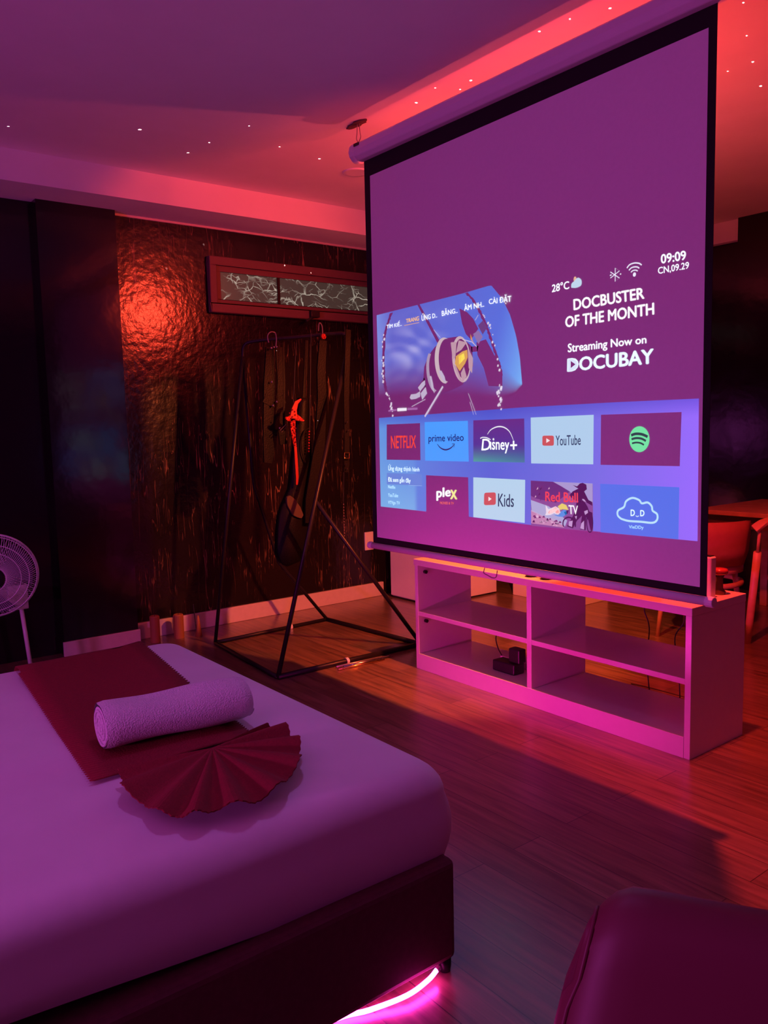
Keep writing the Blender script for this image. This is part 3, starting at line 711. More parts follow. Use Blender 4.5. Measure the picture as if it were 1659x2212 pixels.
t = tile('app_tile', [(-2.8347, 1.0670), (-2.5574, 1.0674), (-2.5561, 0.8905), (-2.8377, 0.8950)], None, 'dark tile with short white lettering', True)
lettering('lettering', 'ple', ((-2.7634, 0.9545), (-2.6719, 0.9674), (-2.6708, 1.0193), (-2.7621, 1.0104)), (246, 236, 246), 4, t, 0.035)
lettering('lettering', 'x', ((-2.6719, 0.9674), (-2.6293, 0.9689), (-2.6306, 1.0081), (-2.6697, 1.0071)), (226, 206, 150), 4, t, 0.030)
lettering('lettering', 'MOVIES & TV', ((-2.7415, 0.9394), (-2.6504, 0.9432), (-2.6501, 0.9545), (-2.7413, 0.9510)), (226, 90, 110), 4, t, 0.01)
t = tile('app_tile', [(-2.5260, 1.0685), (-2.2301, 1.0689), (-2.2337, 0.8952), (-2.5288, 0.8966)], (184, 210, 236), 'pale tile with red badge and the word Kids')
badge(t, ((-2.4631, 0.9522), (-2.3927, 0.9584), (-2.3921, 1.0108), (-2.4604, 1.0055)), [(-2.4349, 0.9898), (-2.4164, 0.9819), (-2.4352, 0.9710)])
lettering('lettering', 'Kids', ((-2.3800, 0.9521), (-2.2917, 0.9560), (-2.2913, 1.0072), (-2.3787, 1.0061)), (58, 58, 96), 4, t, 0.012, True)
t = tile('app_tile', [(-2.2007, 1.0673), (-1.8986, 1.0654), (-1.8957, 0.8904), (-2.1992, 0.8867)], (142, 74, 150), 'picture tile of a rider on a mountain bike')
polys('mountain', [[(-2.0864, 1.0671), (-1.8993, 1.0681), (-1.8983, 0.9944), (-1.9496, 1.0046), (-2.0032, 1.0313), (-2.0444, 1.0511)], [(-2.2002, 0.9901), (-2.1079, 0.9704), (-2.0168, 0.9217), (-2.0271, 0.8989), (-2.1080, 0.9201), (-2.1959, 0.9448)],
                   [(-2.1996, 0.9503), (-2.1369, 0.9320), (-2.0619, 0.9181), (-2.0305, 0.8931), (-2.1081, 0.8950), (-2.1981, 0.8967)], [(-2.1998, 1.0668), (-2.0864, 1.0671), (-2.0032, 1.0340), (-2.0724, 0.9865), (-2.1733, 0.9973), (-2.2001, 1.0072)]],
      [(172, 150, 206), (176, 166, 212), (196, 130, 176), (110, 44, 122)], 3, t)
rocks = []
for k in range(36):
    a, b = random.uniform(0, 1), random.uniform(0, 1)
    c = lerp(lerp((-2.1960, 0.9391), (-2.0479, 0.9137), a), lerp((-2.1962, 0.9020), (-2.0375, 0.8953), a), b); q = random.uniform(.003, .008)
    rocks.append([(c[0]-q, c[1]-q*.5), (c[0]+q, c[1]-q*.3), (c[0]+q*.4, c[1]+q*.6), (c[0]-q*.6, c[1]+q*.5)])
for k in range(14):
    c = lerp(lerp((-2.1842, 1.0561), (-2.0970, 1.0404), random.random()), lerp((-2.1882, 1.0022), (-2.1151, 0.9839), random.random()), random.random()); q = random.uniform(.003, .007)
    rocks.append([(c[0]-q, c[1]-q*.8), (c[0]+q*.6, c[1]-q*.3), (c[0]+q*.2, c[1]+q)])
polys_each('pebble', rocks, [random.choice([(214, 160, 200), (120, 40, 110), (96, 24, 92)]) for _ in rocks], 4, t)
polys('rider', [[(-1.9898, 1.0589), (-1.9696, 1.0544), (-1.9564, 1.0657), (-1.9432, 1.0689), (-1.9268, 1.0629), (-1.9241, 1.0458), (-1.9365, 1.0373), (-1.9168, 1.0065), (-1.8990, 0.9996), (-1.8999, 0.9864), (-1.9233, 0.9955), (-1.9397, 1.0092), (-1.9562, 0.9962), (-1.9829, 1.0027), (-2.0066, 1.0176), (-1.9897, 1.0347), (-1.9630, 1.0467), (-1.9730, 1.0502)],
                [(-1.9728, 0.9925), (-1.9397, 1.0052), (-1.9200, 0.9798), (-1.9134, 0.9643), (-1.8988, 0.9600), (-1.8985, 0.8951), (-1.9066, 0.8943), (-1.9165, 0.9295), (-1.9263, 0.9421), (-1.9294, 0.8924), (-1.9559, 0.8941), (-1.9461, 0.9460), (-1.9693, 0.9254), (-1.9895, 0.8939), (-2.0168, 0.8998), (-1.9896, 0.9401), (-1.9761, 0.9654)]],
      (86, 16, 84), 5, t)
for wh_ in ((ell((-2.0065, 0.9088), 0.030, 0.026, n=22, a0=-0.3, a1=3.6, full=False), 0.0055), (ell((-1.9100, 0.9220), 0.014, 0.036, n=22), 0.004, 'closed')):
    strokes('bike_wheel', [wh_], (80, 14, 80), 6, t)
polys_each('highlight', [[(-1.9463, 1.0088), (-1.9364, 1.0080), (-1.9266, 0.9993), (-1.9380, 1.0000)], [(-1.9363, 0.9627), (-1.9199, 0.9692), (-1.9182, 0.9586), (-1.9313, 0.9497)], [(-1.9794, 0.9408), (-1.9694, 0.9429), (-1.9727, 0.9292)], [(-2.0065, 0.9197), (-1.9895, 0.9238), (-1.9929, 0.8991), (-2.0099, 0.9031)], [(-1.9493, 0.9162), (-1.9361, 0.9280), (-1.9360, 0.8945), (-1.9542, 0.8969)]], (196, 150, 206), 6, t)
lettering('lettering', 'Red Bull', ((-2.1230, 0.9898), (-1.9648, 0.9938), (-1.9656, 1.0300), (-2.1229, 1.0269)), (228, 62, 104), 7, t, 0.02)
lettering('lettering', 'TV', ((-2.0065, 0.9478), (-1.9654, 0.9489), (-1.9655, 0.9817), (-2.0093, 0.9811)), (244, 226, 240), 7, t, 0.012)
polys('emblem', [[(-2.1188, 0.9459), (-2.1223, 0.9751), (-2.1079, 0.9592), (-2.0936, 0.9644), (-2.0724, 0.9727), (-2.0542, 0.9656), (-2.0479, 0.9495), (-2.0619, 0.9416), (-2.0795, 0.9459), (-2.0973, 0.9377), (-2.1242, 0.9343)],
                 [(-2.1098, 0.9466), (-2.0972, 0.9586), (-2.0724, 0.9694), (-2.0556, 0.9627), (-2.0514, 0.9498), (-2.0654, 0.9450), (-2.0759, 0.9509), (-2.0901, 0.9452), (-2.1044, 0.9414)],
                 [(-2.0618, 0.9733), (-2.0409, 0.9862), (-2.0203, 0.9809), (-2.0093, 0.9631), (-2.0220, 0.9636), (-2.0375, 0.9640), (-2.0496, 0.9604)],
                 [(-2.0444, 0.9553), (-2.0306, 0.9630), (-2.0202, 0.9591), (-2.0168, 0.9462), (-2.0375, 0.9338), (-2.0619, 0.9347), (-2.0830, 0.9387), (-2.0549, 0.9408)],
                 [(-2.0306, 0.9535), (-2.0083, 0.9632), (-2.0117, 0.9507), (-2.0237, 0.9417)]],
      [(238, 216, 232), (226, 80, 106), (232, 206, 110), (96, 140, 226), (52, 30, 100)], 7, t)
t = tile('app_tile', [(-1.8655, 1.0685), (-1.5441, 1.0705), (-1.5446, 0.8948), (-1.8623, 0.8907)], (94, 112, 232), 'blue tile with a white cloud outline')
strokes('cloud_outline', [(curve2([(-1.7726, 0.9470), (-1.7874, 0.9583), (-1.7859, 0.9761), (-1.7616, 0.9901), (-1.7525, 1.0113), (-1.7271, 1.0245), (-1.6994, 1.0187), (-1.6879, 1.0078), (-1.6647, 1.0122), (-1.6485, 1.0004), (-1.6444, 0.9849), (-1.6269, 0.9743), (-1.6266, 0.9552), (-1.6443, 0.9431), (-1.6911, 0.9429), (-1.7416, 0.9419), (-1.7726, 0.9470)], 5)[:-1], 0.0072, 'closed')], (190, 226, 250), 4, t)
lettering('lettering', 'D', ((-1.7326, 0.9606), (-1.7164, 0.9617), (-1.7166, 0.9835), (-1.7328, 0.9824)), (220, 236, 250), 4, t, 0.03)
lettering('lettering', 'D', ((-1.6933, 0.9626), (-1.6774, 0.9637), (-1.6777, 0.9844), (-1.6935, 0.9833)), (220, 236, 250), 4, t, 0.03)
strokes('smile', [([(-1.7123, 0.9629), (-1.7063, 0.9595), (-1.6993, 0.9630)], 0.0028)], (220, 236, 250), 4, t)
lettering('lettering', 'VieDDy', ((-1.7397, 0.9122), (-1.6798, 0.9144), (-1.6800, 0.9291), (-1.7399, 0.9267)), (176, 200, 250), 4, t, 0.02)
ls = poly('app_list', [(-3.1261, 1.0684), (-2.8648, 1.0703), (-2.8641, 1.0179), (-3.1281, 1.0130)], (112, 132, 218), 2, scr)
lab(ls, 'list of recent apps in small white words')
strokes('divider_line', [([(-2.9622, 1.0151), (-2.8641, 1.0169)], 0.0012)], (176, 190, 240), 3, ls)
lettering('lettering', 'Ứng dụng thịnh hành', ((-3.1134, 1.0734), (-2.8812, 1.0766), (-2.8803, 1.1080), (-3.1120, 1.1115)), (214, 226, 250), 3, ls, 0.02)
lettering('lettering', 'Đã xem gần đây', ((-3.1170, 1.0197), (-2.9464, 1.0218), (-2.9455, 1.0542), (-3.1158, 1.0538)), (230, 236, 252), 3, ls, 0.02)
lettering('lettering', 'Netflix', ((-3.1179, 0.9938), (-3.0619, 0.9938), (-3.0614, 1.0087), (-3.1174, 1.0093)), (190, 214, 246), 3, ls, 0.02)
lettering('lettering', 'YouTube', ((-3.1195, 0.9523), (-3.0422, 0.9535), (-3.0416, 0.9708), (-3.1188, 0.9699)), (190, 214, 246), 3, ls, 0.01)
lettering('lettering', 'VTVgo TV', ((-3.1209, 0.9128), (-3.0306, 0.9143), (-3.0299, 0.9343), (-3.1202, 0.9331)), (190, 214, 246), 3, ls, 0.01)

# ================================================================== TV STAND
ts = thing('tv_stand', 'long low white open tv stand with four compartments under the screen', 'tv stand', (-2.48, 2.94, 0))
X0, X1, YF, YB, ZT = -3.29, -1.668, 2.742, 3.132, 0.592
MB().box(X0, X1, YF, YB, ZT-0.033, ZT).build('top_panel', 'laminate', ts, bevel=0.002)
for a, b in ((X0+0.006, X0+0.030), (X1-0.028, X1-0.002)):
    MB().box(a, b, YF+0.003, YB, 0.0, ZT-0.033).build('side_panel', 'laminate', ts, bevel=0.0015)
MB().box(-2.496, -2.468, YF+0.003, YB, 0.082, ZT-0.033).build('divider', 'laminate', ts, bevel=0.0015)
for a, b in ((X0+0.030, -2.496), (-2.468, X1-0.028)):
    MB().box(a, b, YF+0.004, YB, 0.290, 0.313).build('shelf', 'laminate', ts, bevel=0.0015)
    MB().box(a, b, YF+0.024, YB, 0.058, 0.082).build('bottom_board', 'laminate', ts)
MB().box(X0+0.030, X1-0.028, YF+0.001, YF+0.022, 0.0, 0.084).build('plinth', 'laminate', ts, bevel=0.001)
for z in (0.520, 0.255):
    MB().tube([(X0+0.030, YF+0.05, z), (X0+0.046, YF+0.05, z)], 0.010, 8).build('bracket', 'black_plastic', ts)

# things on and in the stand
sg = thing('sunglasses', 'folded black sunglasses lying on the white stand top under the screen', 'sunglasses', (-2.46, 2.79, ZT))
for x in (-2.515, -2.425):
    MB().lathe([(0.012, 0.000), (0.026, 0.004), (0.030, 0.012), (0.026, 0.020), (0.010, 0.025)], (x, 2.80, ZT), 14).build('lens_rim', 'black_plastic', sg, smooth=True)
MB().tube(smoothpath([(-2.495, 2.80, ZT+0.014), (-2.47, 2.80, ZT+0.020), (-2.445, 2.80, ZT+0.014)]), 0.004, 6).build('bridge', 'black_plastic', sg)
MB().tube(smoothpath([(-2.41, 2.80, ZT+0.010), (-2.37, 2.83, ZT+0.008), (-2.36, 2.90, ZT+0.005)]), 0.004, 6).build('temple_arm', 'black_plastic', sg)
rt = thing('router', 'slim white upright router at the right end of the stand top behind the screen', 'router', (-1.77, 2.95, ZT))
MB().box(-1.93, -1.708, 2.935, 2.975, ZT, ZT+0.165).build('body', 'white_metal', rt, bevel=0.006)
MB().box(-1.90, -1.715, 2.940, 2.970, ZT+0.165, ZT+0.168).build('top_grille', 'black_plastic', rt)
jar = thing('candle_holder', 'small round-topped red stemmed holder on the right end of the stand', 'candle holder', (-1.735, 3.045, ZT))
MB().lathe([(0.024, 0.0), (0.026, 0.010), (0.015, 0.024), (0.014, 0.062), (0.020, 0.080)], (-1.735, 3.045, ZT), 18).build('stem', 'dark_wood', jar, smooth=True)
MB().lathe([(0.024, 0.080), (0.032, 0.086), (0.034, 0.096), (0.028, 0.104), (0.010, 0.107)], (-1.735, 3.045, ZT), 22).build('round_top', 'red_glass', jar, smooth=True)

pa = thing('power_adapter', 'black power adapter block on the bottom board of the left compartment', 'adapter', (-2.70, 2.86, 0.082))
MB().box(-2.80, -2.655, 2.83, 2.905, 0.0825, 0.135).build('block', 'black_plastic', pa, bevel=0.006)
MB().box(-2.715, -2.645, 2.855, 2.905, 0.135, 0.205).build('upper_block', 'black_plastic', pa, bevel=0.006)
ps = thing('power_strip', 'white power strip lying behind the black adapter in the stand', 'power strip', (-2.73, 2.97, 0.082))
MB().box(-2.86, -2.60, 2.945, 3.0, 0.0825, 0.118).build('body', 'laminate', ps, bevel=0.005)
MB().tube(smoothpath([(-2.86, 2.972, 0.10), (-2.90, 2.975, 0.14), (-2.92, 2.98, 0.20), (-2.88, 2.99, 0.26), (-2.80, 3.04, 0.285)]), 0.003, 6).build('cord', 'cable', ps)
MB().tube(smoothpath([(-2.60, 2.972, 0.10), (-2.55, 2.97, 0.11), (-2.51, 2.97, 0.115)]), 0.003, 6).build('cord', 'cable', ps)
def cord(name, pts, label, r=0.0028):
    o = MB().tube(smoothpath(pts), r, 6).build(name, 'cable', None, smooth=True)
    return tag(o, label, 'cable')
cord('cable', [(-2.545, 3.155, 0.60), (-2.55, 3.155, 0.50), (-2.515, 3.16, 0.40), (-2.52, 3.16, 0.20), (-2.50, 3.17, 0.003)], 'dark cable hanging behind the left upper compartment of the stand')
cord('cable', [(-2.14, 3.15, 0.60), (-2.145, 3.15, 0.52), (-2.155, 3.152, 0.44), (-2.13, 3.155, 0.36), (-2.14, 3.155, 0.20), (-2.12, 3.16, 0.003)], 'thin dark cable hanging behind the right compartments, nearer the divider')
cord('cable', [(-1.94, 3.15, 0.60), (-1.945, 3.15, 0.52), (-1.955, 3.152, 0.42), (-2.00, 3.155, 0.34), (-1.98, 3.155, 0.20), (-1.97, 3.16, 0.003)], 'thin dark cable hanging behind the right compartments, farther from the divider')
wt = MB()
base = Vector((-2.02, 3.36, 0.004))
for k in range(5):
    a = 0.5 + 0.35*k
    wt.tube(smoothpath([base, base + Vector((0.05*math.cos(a)+0.03, 0.05*math.sin(a), 0.02)), base + Vector((0.16*math.cos(a*0.6)+0.02, 0.14*math.sin(a), 0.001))]), 0.0025, 6)
wt.tube(smoothpath([(-2.02, 3.36, 0.004), (-2.2, 3.32, 0.02), (-2.36, 3.35, 0.003)]), 0.0025, 6)
tag(wt.build('cable_tangle', 'cable', None), 'tangle of thin dark wires on the floor behind the right lower compartment', 'cable')

# white cabinet behind the stand
cb = thing('cabinet', 'plain white low cabinet against the wall behind the stand', 'cabinet', (-4.55, 3.98, 0))
MB().box(-4.80, -4.35, 3.785, 4.45, 0.012, 0.545).build('body', 'laminate', cb, bevel=0.003)
MB().box(-4.795, -4.355, 3.770, 3.785, 0.02, 0.54).build('door', 'laminate', cb, bevel=0.003)
MB().box(-4.79, -4.36, 3.80, 4.44, 0.0, 0.012).build('plinth', 'black_plastic', cb)
sb = thing('storage_box', 'pale box on the floor beyond the white cabinet, seen through the stand', 'box', (-3.95, 4.65, 0))
MB().box(-4.22, -3.62, 4.49, 4.85, 0.0, 0.34).build('body', 'paper', sb, bevel=0.004)
MB().box(-4.23, -3.61, 4.48, 4.86, 0.34, 0.38).build('lid', 'paper', sb, bevel=0.004)

# ================================================================== CLOTHES RACK
rk = thing('clothes_rack', 'black metal folding clothes rack with crossed legs by the marble wall', 'clothes rack', (-4.05, 2.55, 0))
TL, TR = Vector((-4.28, 2.36, 1.800)), Vector((-3.93, 2.79, 1.835))
F1, F2, B1, B2 = Vector((-3.61, 2.08, 0.012)), Vector((-3.60, 3.045, 0.012)), Vector((-4.47, 2.15, 0.012)), Vector((-4.50, 2.985, 0.012))
MB().tube(smoothpath([TL + Vector((-0.03, -0.03, -0.09)), TL + Vector((-0.02, -0.02, -0.02)), TL + (TR-TL)*0.08, TL + (TR-TL)*0.5, TL + (TR-TL)*0.93, TR + Vector((0.012, 0.015, -0.02)), TR + Vector((0.015, 0.02, -0.07))]), 0.011, 10).build('top_rail', 'dark_metal', rk, smooth=True)
legA_top = TR + Vector((0.015, 0.02, -0.06))
MB().tube([F1, legA_top], 0.0125, 10).build('leg', 'dark_metal', rk, smooth=True)
mid = F1 + (legA_top - F1) * 0.50
MB().tube([F2, mid], 0.0125, 10).build('brace', 'dark_metal', rk, smooth=True)
legB_top = TL + Vector((-0.03, -0.03, -0.08))
MB().tube([B2, Vector((-4.62, 2.70, 0.42)), Vector((-4.55, 2.50, 0.95)), legB_top], 0.011, 10).build('leg', 'dark_metal', rk, smooth=True)
MB().tube([B1, legB_top], 0.011, 10).build('leg', 'dark_metal', rk, smooth=True)
for a, b, r in ((F1, F2, 0.016), (F2, B2, 0.014), (B1, B2, 0.012), (F1, B1, 0.012)):
    MB().tube([a, b], r, 8).build('base_bar', 'dark_metal', rk, smooth=True)
for p in ((F1*0.55 + F2*0.45), (B1*0.35 + B2*0.65)):
    MB().tube([p + Vector((0, -0.008, 0)), p + Vector((0, 0.008, 0))], 0.02, 10).build('collar', 'white_metal', rk)

rods_g = 'loose rods by the rack base'
for k, (dx, dy, m_) in enumerate(((0.03, 0.0, 'wire'), (0.055, 0.03, 'stud'), (0.075, -0.02, 'gold'))):
    o = MB().tube([(-3.60+dx, 2.42+dy, 0.007), (-3.585+dx, 2.72+dy, 0.007)], 0.006, 8).build('metal_rod', m_, None, smooth=True)
    tag(rebase(o, (-3.59+dx, 2.57+dy, 0)), ['thin shiny rod lying on the floor, closest to the rack base bar', 'middle of three thin rods on the floor beside the rack', 'outermost thin rod on the floor in front of the rack'][k], 'rod', rods_g)

# hanging things on the rack
hs = thing('leather_harness', 'black strap harness with steel studs hanging at the left of the rack', 'harness', (-4.120, 2.426, 1.808))
MB().tube(smoothpath([(-4.120, 2.395, 1.781), (-4.120, 2.390, 1.817), (-4.120, 2.409, 1.839), (-4.120, 2.439, 1.838), (-4.120, 2.447, 1.804), (-4.120, 2.442, 1.762)]), 0.0035, 6).build('hook', 'wire', hs)
MB().strip([(-4.120, 2.402, 1.755), (-4.120, 2.390, 1.547), (-4.120, 2.392, 1.363), (-4.120, 2.376, 1.205), (-4.120, 2.359, 1.099)], [0.05, 0.075, 0.10, 0.085, 0.05], 0.012).build('strap', 'black_leather', hs)
MB().strip([(-4.120, 2.460, 1.758), (-4.120, 2.465, 1.574), (-4.120, 2.450, 1.362), (-4.120, 2.468, 1.202)], 0.045, 0.008).build('strap', 'black_leather', hs)
MB().strip([(-4.115, 2.348, 1.468), (-4.115, 2.413, 1.436), (-4.115, 2.482, 1.463)], 0.05, 0.010, (0, 0, 1)).build('cross_strap', 'black_leather', hs)
for q in ((-4.090, 2.394, 1.747), (-4.090, 2.412, 1.753), (-4.090, 2.430, 1.754), (-4.090, 2.389, 1.558), (-4.090, 2.417, 1.446), (-4.090, 2.392, 1.425), (-4.090, 2.429, 1.296)):
    MB().lathe([(0.007, -0.002), (0.006, 0.003), (0.002, 0.006)], q, 10, 'x').build('stud', 'stud', hs)
hs2 = thing('leather_strap', 'long black leather strap hanging from the right of the rack rail', 'strap', (-3.980, 2.666, 1.832))
MB().tube(smoothpath([(-3.980, 2.644, 1.844), (-3.980, 2.649, 1.883), (-3.980, 2.658, 1.889), (-3.980, 2.670, 1.869), (-3.980, 2.672, 1.819)]), 0.003, 6).build('hook', 'wire', hs2)
MB().strip([(-3.980, 2.671, 1.793), (-3.980, 2.652, 1.622), (-3.980, 2.652, 1.463), (-3.980, 2.626, 1.197), (-3.980, 2.556, 0.879), (-3.980, 2.538, 0.745)], [0.05, 0.055, 0.06, 0.07, 0.08, 0.06], 0.012).build('strap', 'black_leather', hs2)
MB().lathe([(0.018, -0.004), (0.016, 0.004), (0.005, 0.008)], (-3.960, 2.664, 1.812), 12, 'x').build('rosette', 'red_sequin', hs2)
hs3 = thing('hanging_garment', 'dark shiny garment hanging low in the middle of the rack', 'garment', (-4.030, 2.496, 1.095))
def soft_strip(pts, ws, t, k=5, side=(0, 1, 0)):
    n_ = len(pts); sm_ = smoothpath(pts, k); wo = []
    for i_ in range(len(sm_)):
        q_ = i_ / k; a_ = min(int(q_), n_ - 2); f_ = q_ - a_; wo.append(ws[a_]*(1-f_) + ws[a_+1]*f_)
    return MB().strip(sm_, wo, t, side)
soft_strip([(-4.030, 2.558, 1.465), (-4.030, 2.541, 1.279), (-4.030, 2.527, 1.093), (-4.030, 2.505, 0.933), (-4.030, 2.458, 0.776), (-4.030, 2.444, 0.588), (-4.030, 2.454, 0.519)], [0.05, 0.09, 0.12, 0.13, 0.19, 0.20, 0.12], 0.05).build('body', 'black_leather', hs3, smooth=True)
MB().strip([(-4.040, 2.599, 1.795), (-4.040, 2.586, 1.624), (-4.030, 2.561, 1.460)], 0.02, 0.006).build('strap', 'black_leather', hs3)
soft_strip([(-4.000, 2.414, 0.909), (-4.000, 2.431, 0.874), (-4.000, 2.466, 0.820), (-4.000, 2.502, 0.785)], [0.02, 0.06, 0.065, 0.02], 0.016).build('brown_patch', mat('tan_suede', (0.06, 0.035, 0.02), 0.8), hs3)
# sequinned masquerade piece with a red ribbon
mk = thing('sequin_mask', 'red sequinned masquerade mask with a plume and long red ribbon', 'mask', (-3.965, 2.447, 1.333))
pl = MB()
pl.strip([(-3.965, 2.447, 1.346), (-3.965, 2.452, 1.397), (-3.965, 2.469, 1.436), (-3.965, 2.501, 1.457)], [0.05, 0.035, 0.025, 0.008], 0.012).build('plume', 'red_satin', mk, bevel=0.003)
pl2 = MB()
pl2.strip([(-3.965, 2.393, 1.354), (-3.965, 2.411, 1.346), (-3.965, 2.429, 1.351), (-3.965, 2.448, 1.359), (-3.965, 2.469, 1.353), (-3.965, 2.490, 1.345), (-3.965, 2.514, 1.334)], [0.010, 0.026, 0.034, 0.036, 0.034, 0.022, 0.006], 0.010, (0, 0, 1))
for k in range(22):
    q = Vector((-3.955, 2.437, 1.397)).lerp(Vector((-3.955, 2.444, 1.198)), k/21) + Vector((0, 0.022*math.sin(k*2.4)*(1 - k/26), 0))
    MB().lathe([(0.001, -0.003), (0.005, 0), (0.001, 0.004)], q, 7, 'x').build('sequin_bead', 'red_sequin', mk)
pl2.build('face_piece', 'red_sequin', mk)
MB().strip([(-3.965, 2.442, 1.359), (-3.965, 2.439, 1.294), (-3.965, 2.443, 1.242), (-3.965, 2.450, 1.190)], [0.035, 0.03, 0.024, 0.016], 0.010).build('sequin_drop', 'red_sequin', mk)
MB().strip([(-3.965, 2.453, 1.190), (-3.965, 2.456, 1.098), (-3.965, 2.458, 1.019), (-3.965, 2.454, 0.974)], [0.016, 0.018, 0.017, 0.012], 0.004).build('ribbon', 'red_satin', mk)
MB().tube([(-3.965, 2.483, 1.771), (-3.965, 2.467, 1.617), (-3.965, 2.451, 1.436)], 0.0018, 6).build('hanging_cord', 'cable', mk)
bk = thing('strap_buckle', 'empty rectangular steel buckle on a thin strap left of the red mask', 'buckle', (-4.020, 2.412, 1.295))
MB().tube([(-4.020, 2.390, 1.283), (-4.020, 2.399, 1.272), (-4.020, 2.436, 1.303), (-4.020, 2.431, 1.316)], 0.002, 6, closed=True).build('frame', 'stud', bk)
MB().strip([(-4.040, 2.444, 1.776), (-4.040, 2.440, 1.543), (-4.030, 2.421, 1.308)], 0.012, 0.003).build('strap', 'black_leather', bk)
lp = thing('hanging_whip', 'coiled cord with a beaded red grip hanging beside the red mask', 'cord', (-3.990, 2.538, 1.226))
MB().tube(smoothpath([(-3.990, 2.566, 1.292), (-3.990, 2.531, 1.274), (-3.990, 2.510, 1.214), (-3.990, 2.513, 1.148), (-3.990, 2.533, 1.094)]), 0.004, 6).build('coil', 'black_leather', lp)
for k in range(8):
    q = Vector((-3.970, 2.553, 1.273)).lerp(Vector((-3.970, 2.545, 1.160)), k/7)
    MB().lathe([(0.003, -0.004), (0.006, 0), (0.003, 0.004)], q, 8, 'x').build('bead', 'red_sequin', lp)
MB().tube([(-3.990, 2.600, 1.843), (-3.990, 2.569, 1.278)], 0.002, 6).build('cord', 'cable', lp)
bc = thing('bead_chain', 'thin chain of pale beads hanging right of the rack brace', 'chain', (-3.950, 2.766, 0.837))
MB().tube([(-3.950, 2.809, 1.876), (-3.950, 2.787, 1.354), (-3.950, 2.763, 0.838)], 0.0012, 5).build('cord', 'cable', bc)
for k in range(12):
    q = Vector((-3.950, 2.763, 0.838)).lerp(Vector((-3.950, 2.763, 0.650)), k/11)
    MB().lathe([(0.001, -0.004), (0.0042, 0), (0.001, 0.004)], q, 8).build('bead', 'stud', bc)
kc = thing('buckled_strap', 'dark strap with a gold buckle hanging at the right end of the rack', 'strap', (-3.850, 2.729, 1.141))
MB().strip([(-3.850, 2.760, 1.844), (-3.850, 2.734, 1.484), (-3.850, 2.728, 1.194), (-3.850, 2.719, 1.035)], 0.035, 0.006).build('strap', 'black_leather', kc)
bq = MB().tube([(-3.830, 2.696, 1.148), (-3.830, 2.731, 1.146), (-3.830, 2.730, 1.115), (-3.830, 2.695, 1.116)], 0.0035, 6, closed=True)
bq.build('buckle', 'gold', kc)
for q in ((-3.830, 2.721, 1.321), (-3.830, 2.726, 1.273), (-3.830, 2.706, 1.081), (-3.830, 2.712, 1.057)):
    MB().lathe([(0.005, -0.002), (0.004, 0.003)], q, 8, 'x').build('stud', 'stud', kc)

# ================================================================== BED
bed = thing('bed', 'low double bed with white sheet and dark divan base in the foreground', 'bed', (-2.18, 0.27, 0))
bx0, bx1, by0, by1 = -2.99, -1.385, -0.78, 1.275
MB().box(bx0+0.01, -1.347, by0, 1.236, 0.035, 0.285).build('divan_base', 'divan', bed, bevel=0.018, seg=3)
for x in (bx0+0.10, -1.372):
    for y in (by0+0.10, 1.217):
        MB().lathe([(0.013, 0.0), (0.015, 0.012), (0.015, 0.035)], (x, y, 0), 14).build('foot', 'black_plastic', bed, smooth=True)
# mattress under its fitted sheet: one soft rounded body, hem lifting a little towards the head
rows_ = []
NV = 22
def rr(x0, x1, y0, y1, r, n=7, ne=24):
    pts = []
    cs_ = [(x1-r, y1-r, 0), (x0+r, y1-r, PI/2), (x0+r, y0+r, PI), (x1-r, y0+r, 1.5*PI)]
    for ci, (cx_, cy_, a0) in enumerate(cs_):
        for k in range(n + 1):
            a = a0 + PI/2*k/n; pts.append((cx_ + r*math.cos(a), cy_ + r*math.sin(a)))
        nx = cs_[(ci+1) % 4]; a1 = a0 + PI/2
        p = pts[-1]; q = (nx[0] + r*math.cos(nx[2]), nx[1] + r*math.sin(nx[2]))
        for k in range(1, ne): pts.append((p[0] + (q[0]-p[0])*k/ne, p[1] + (q[1]-p[1])*k/ne))
    return pts
prof = [(0.004, 0.0), (0.0, 0.02)] + [(-0.012*math.sin(PI*t), 0.02 + 0.15*t) for t in (0.2, 0.4, 0.6, 0.8)]
for k in range(9):
    a = PI/2*k/8; prof.append((0.075*(1-math.cos(a)), 0.170 + 0.072*math.sin(a)))
prof += [(0.11, 0.2445), (0.16, 0.2465), (0.25, 0.2485), (0.38, 0.250), (0.52, 0.252), (0.66, 0.253), (0.78, 0.2535)]
for ins, h in prof:
    ring_ = []
    for x, y in rr(bx0+ins, bx1-ins, by0+ins, by1-ins, max(0.02, 0.075-ins*0.3 if ins > 0 else 0.075)):
        lift = 0.085*max(0, (by1 - y - 0.15))/1.0
        wob = 0.004*math.sin(9*x + 3*y)*math.sin(7*y - 2*x)
        hh = 0.253 + h + (max(0, 1 - h/0.12))*min(lift, 0.10)
        if ins > 0.1: hh += wob*0.8
        ring_.append((x + wob*0.6*(h < 0.2), y + wob*0.5*(h < 0.2), hh))
    rows_.append(ring_)
ms = MB().grid(rows_, wrap=True)
ms.f.append(tuple(len(ms.v) - len(rows_[0]) + k for k in range(len(rows_[0]))))
ms.build('mattress', 'sheet', bed, smooth=True)
ZB = 0.5135

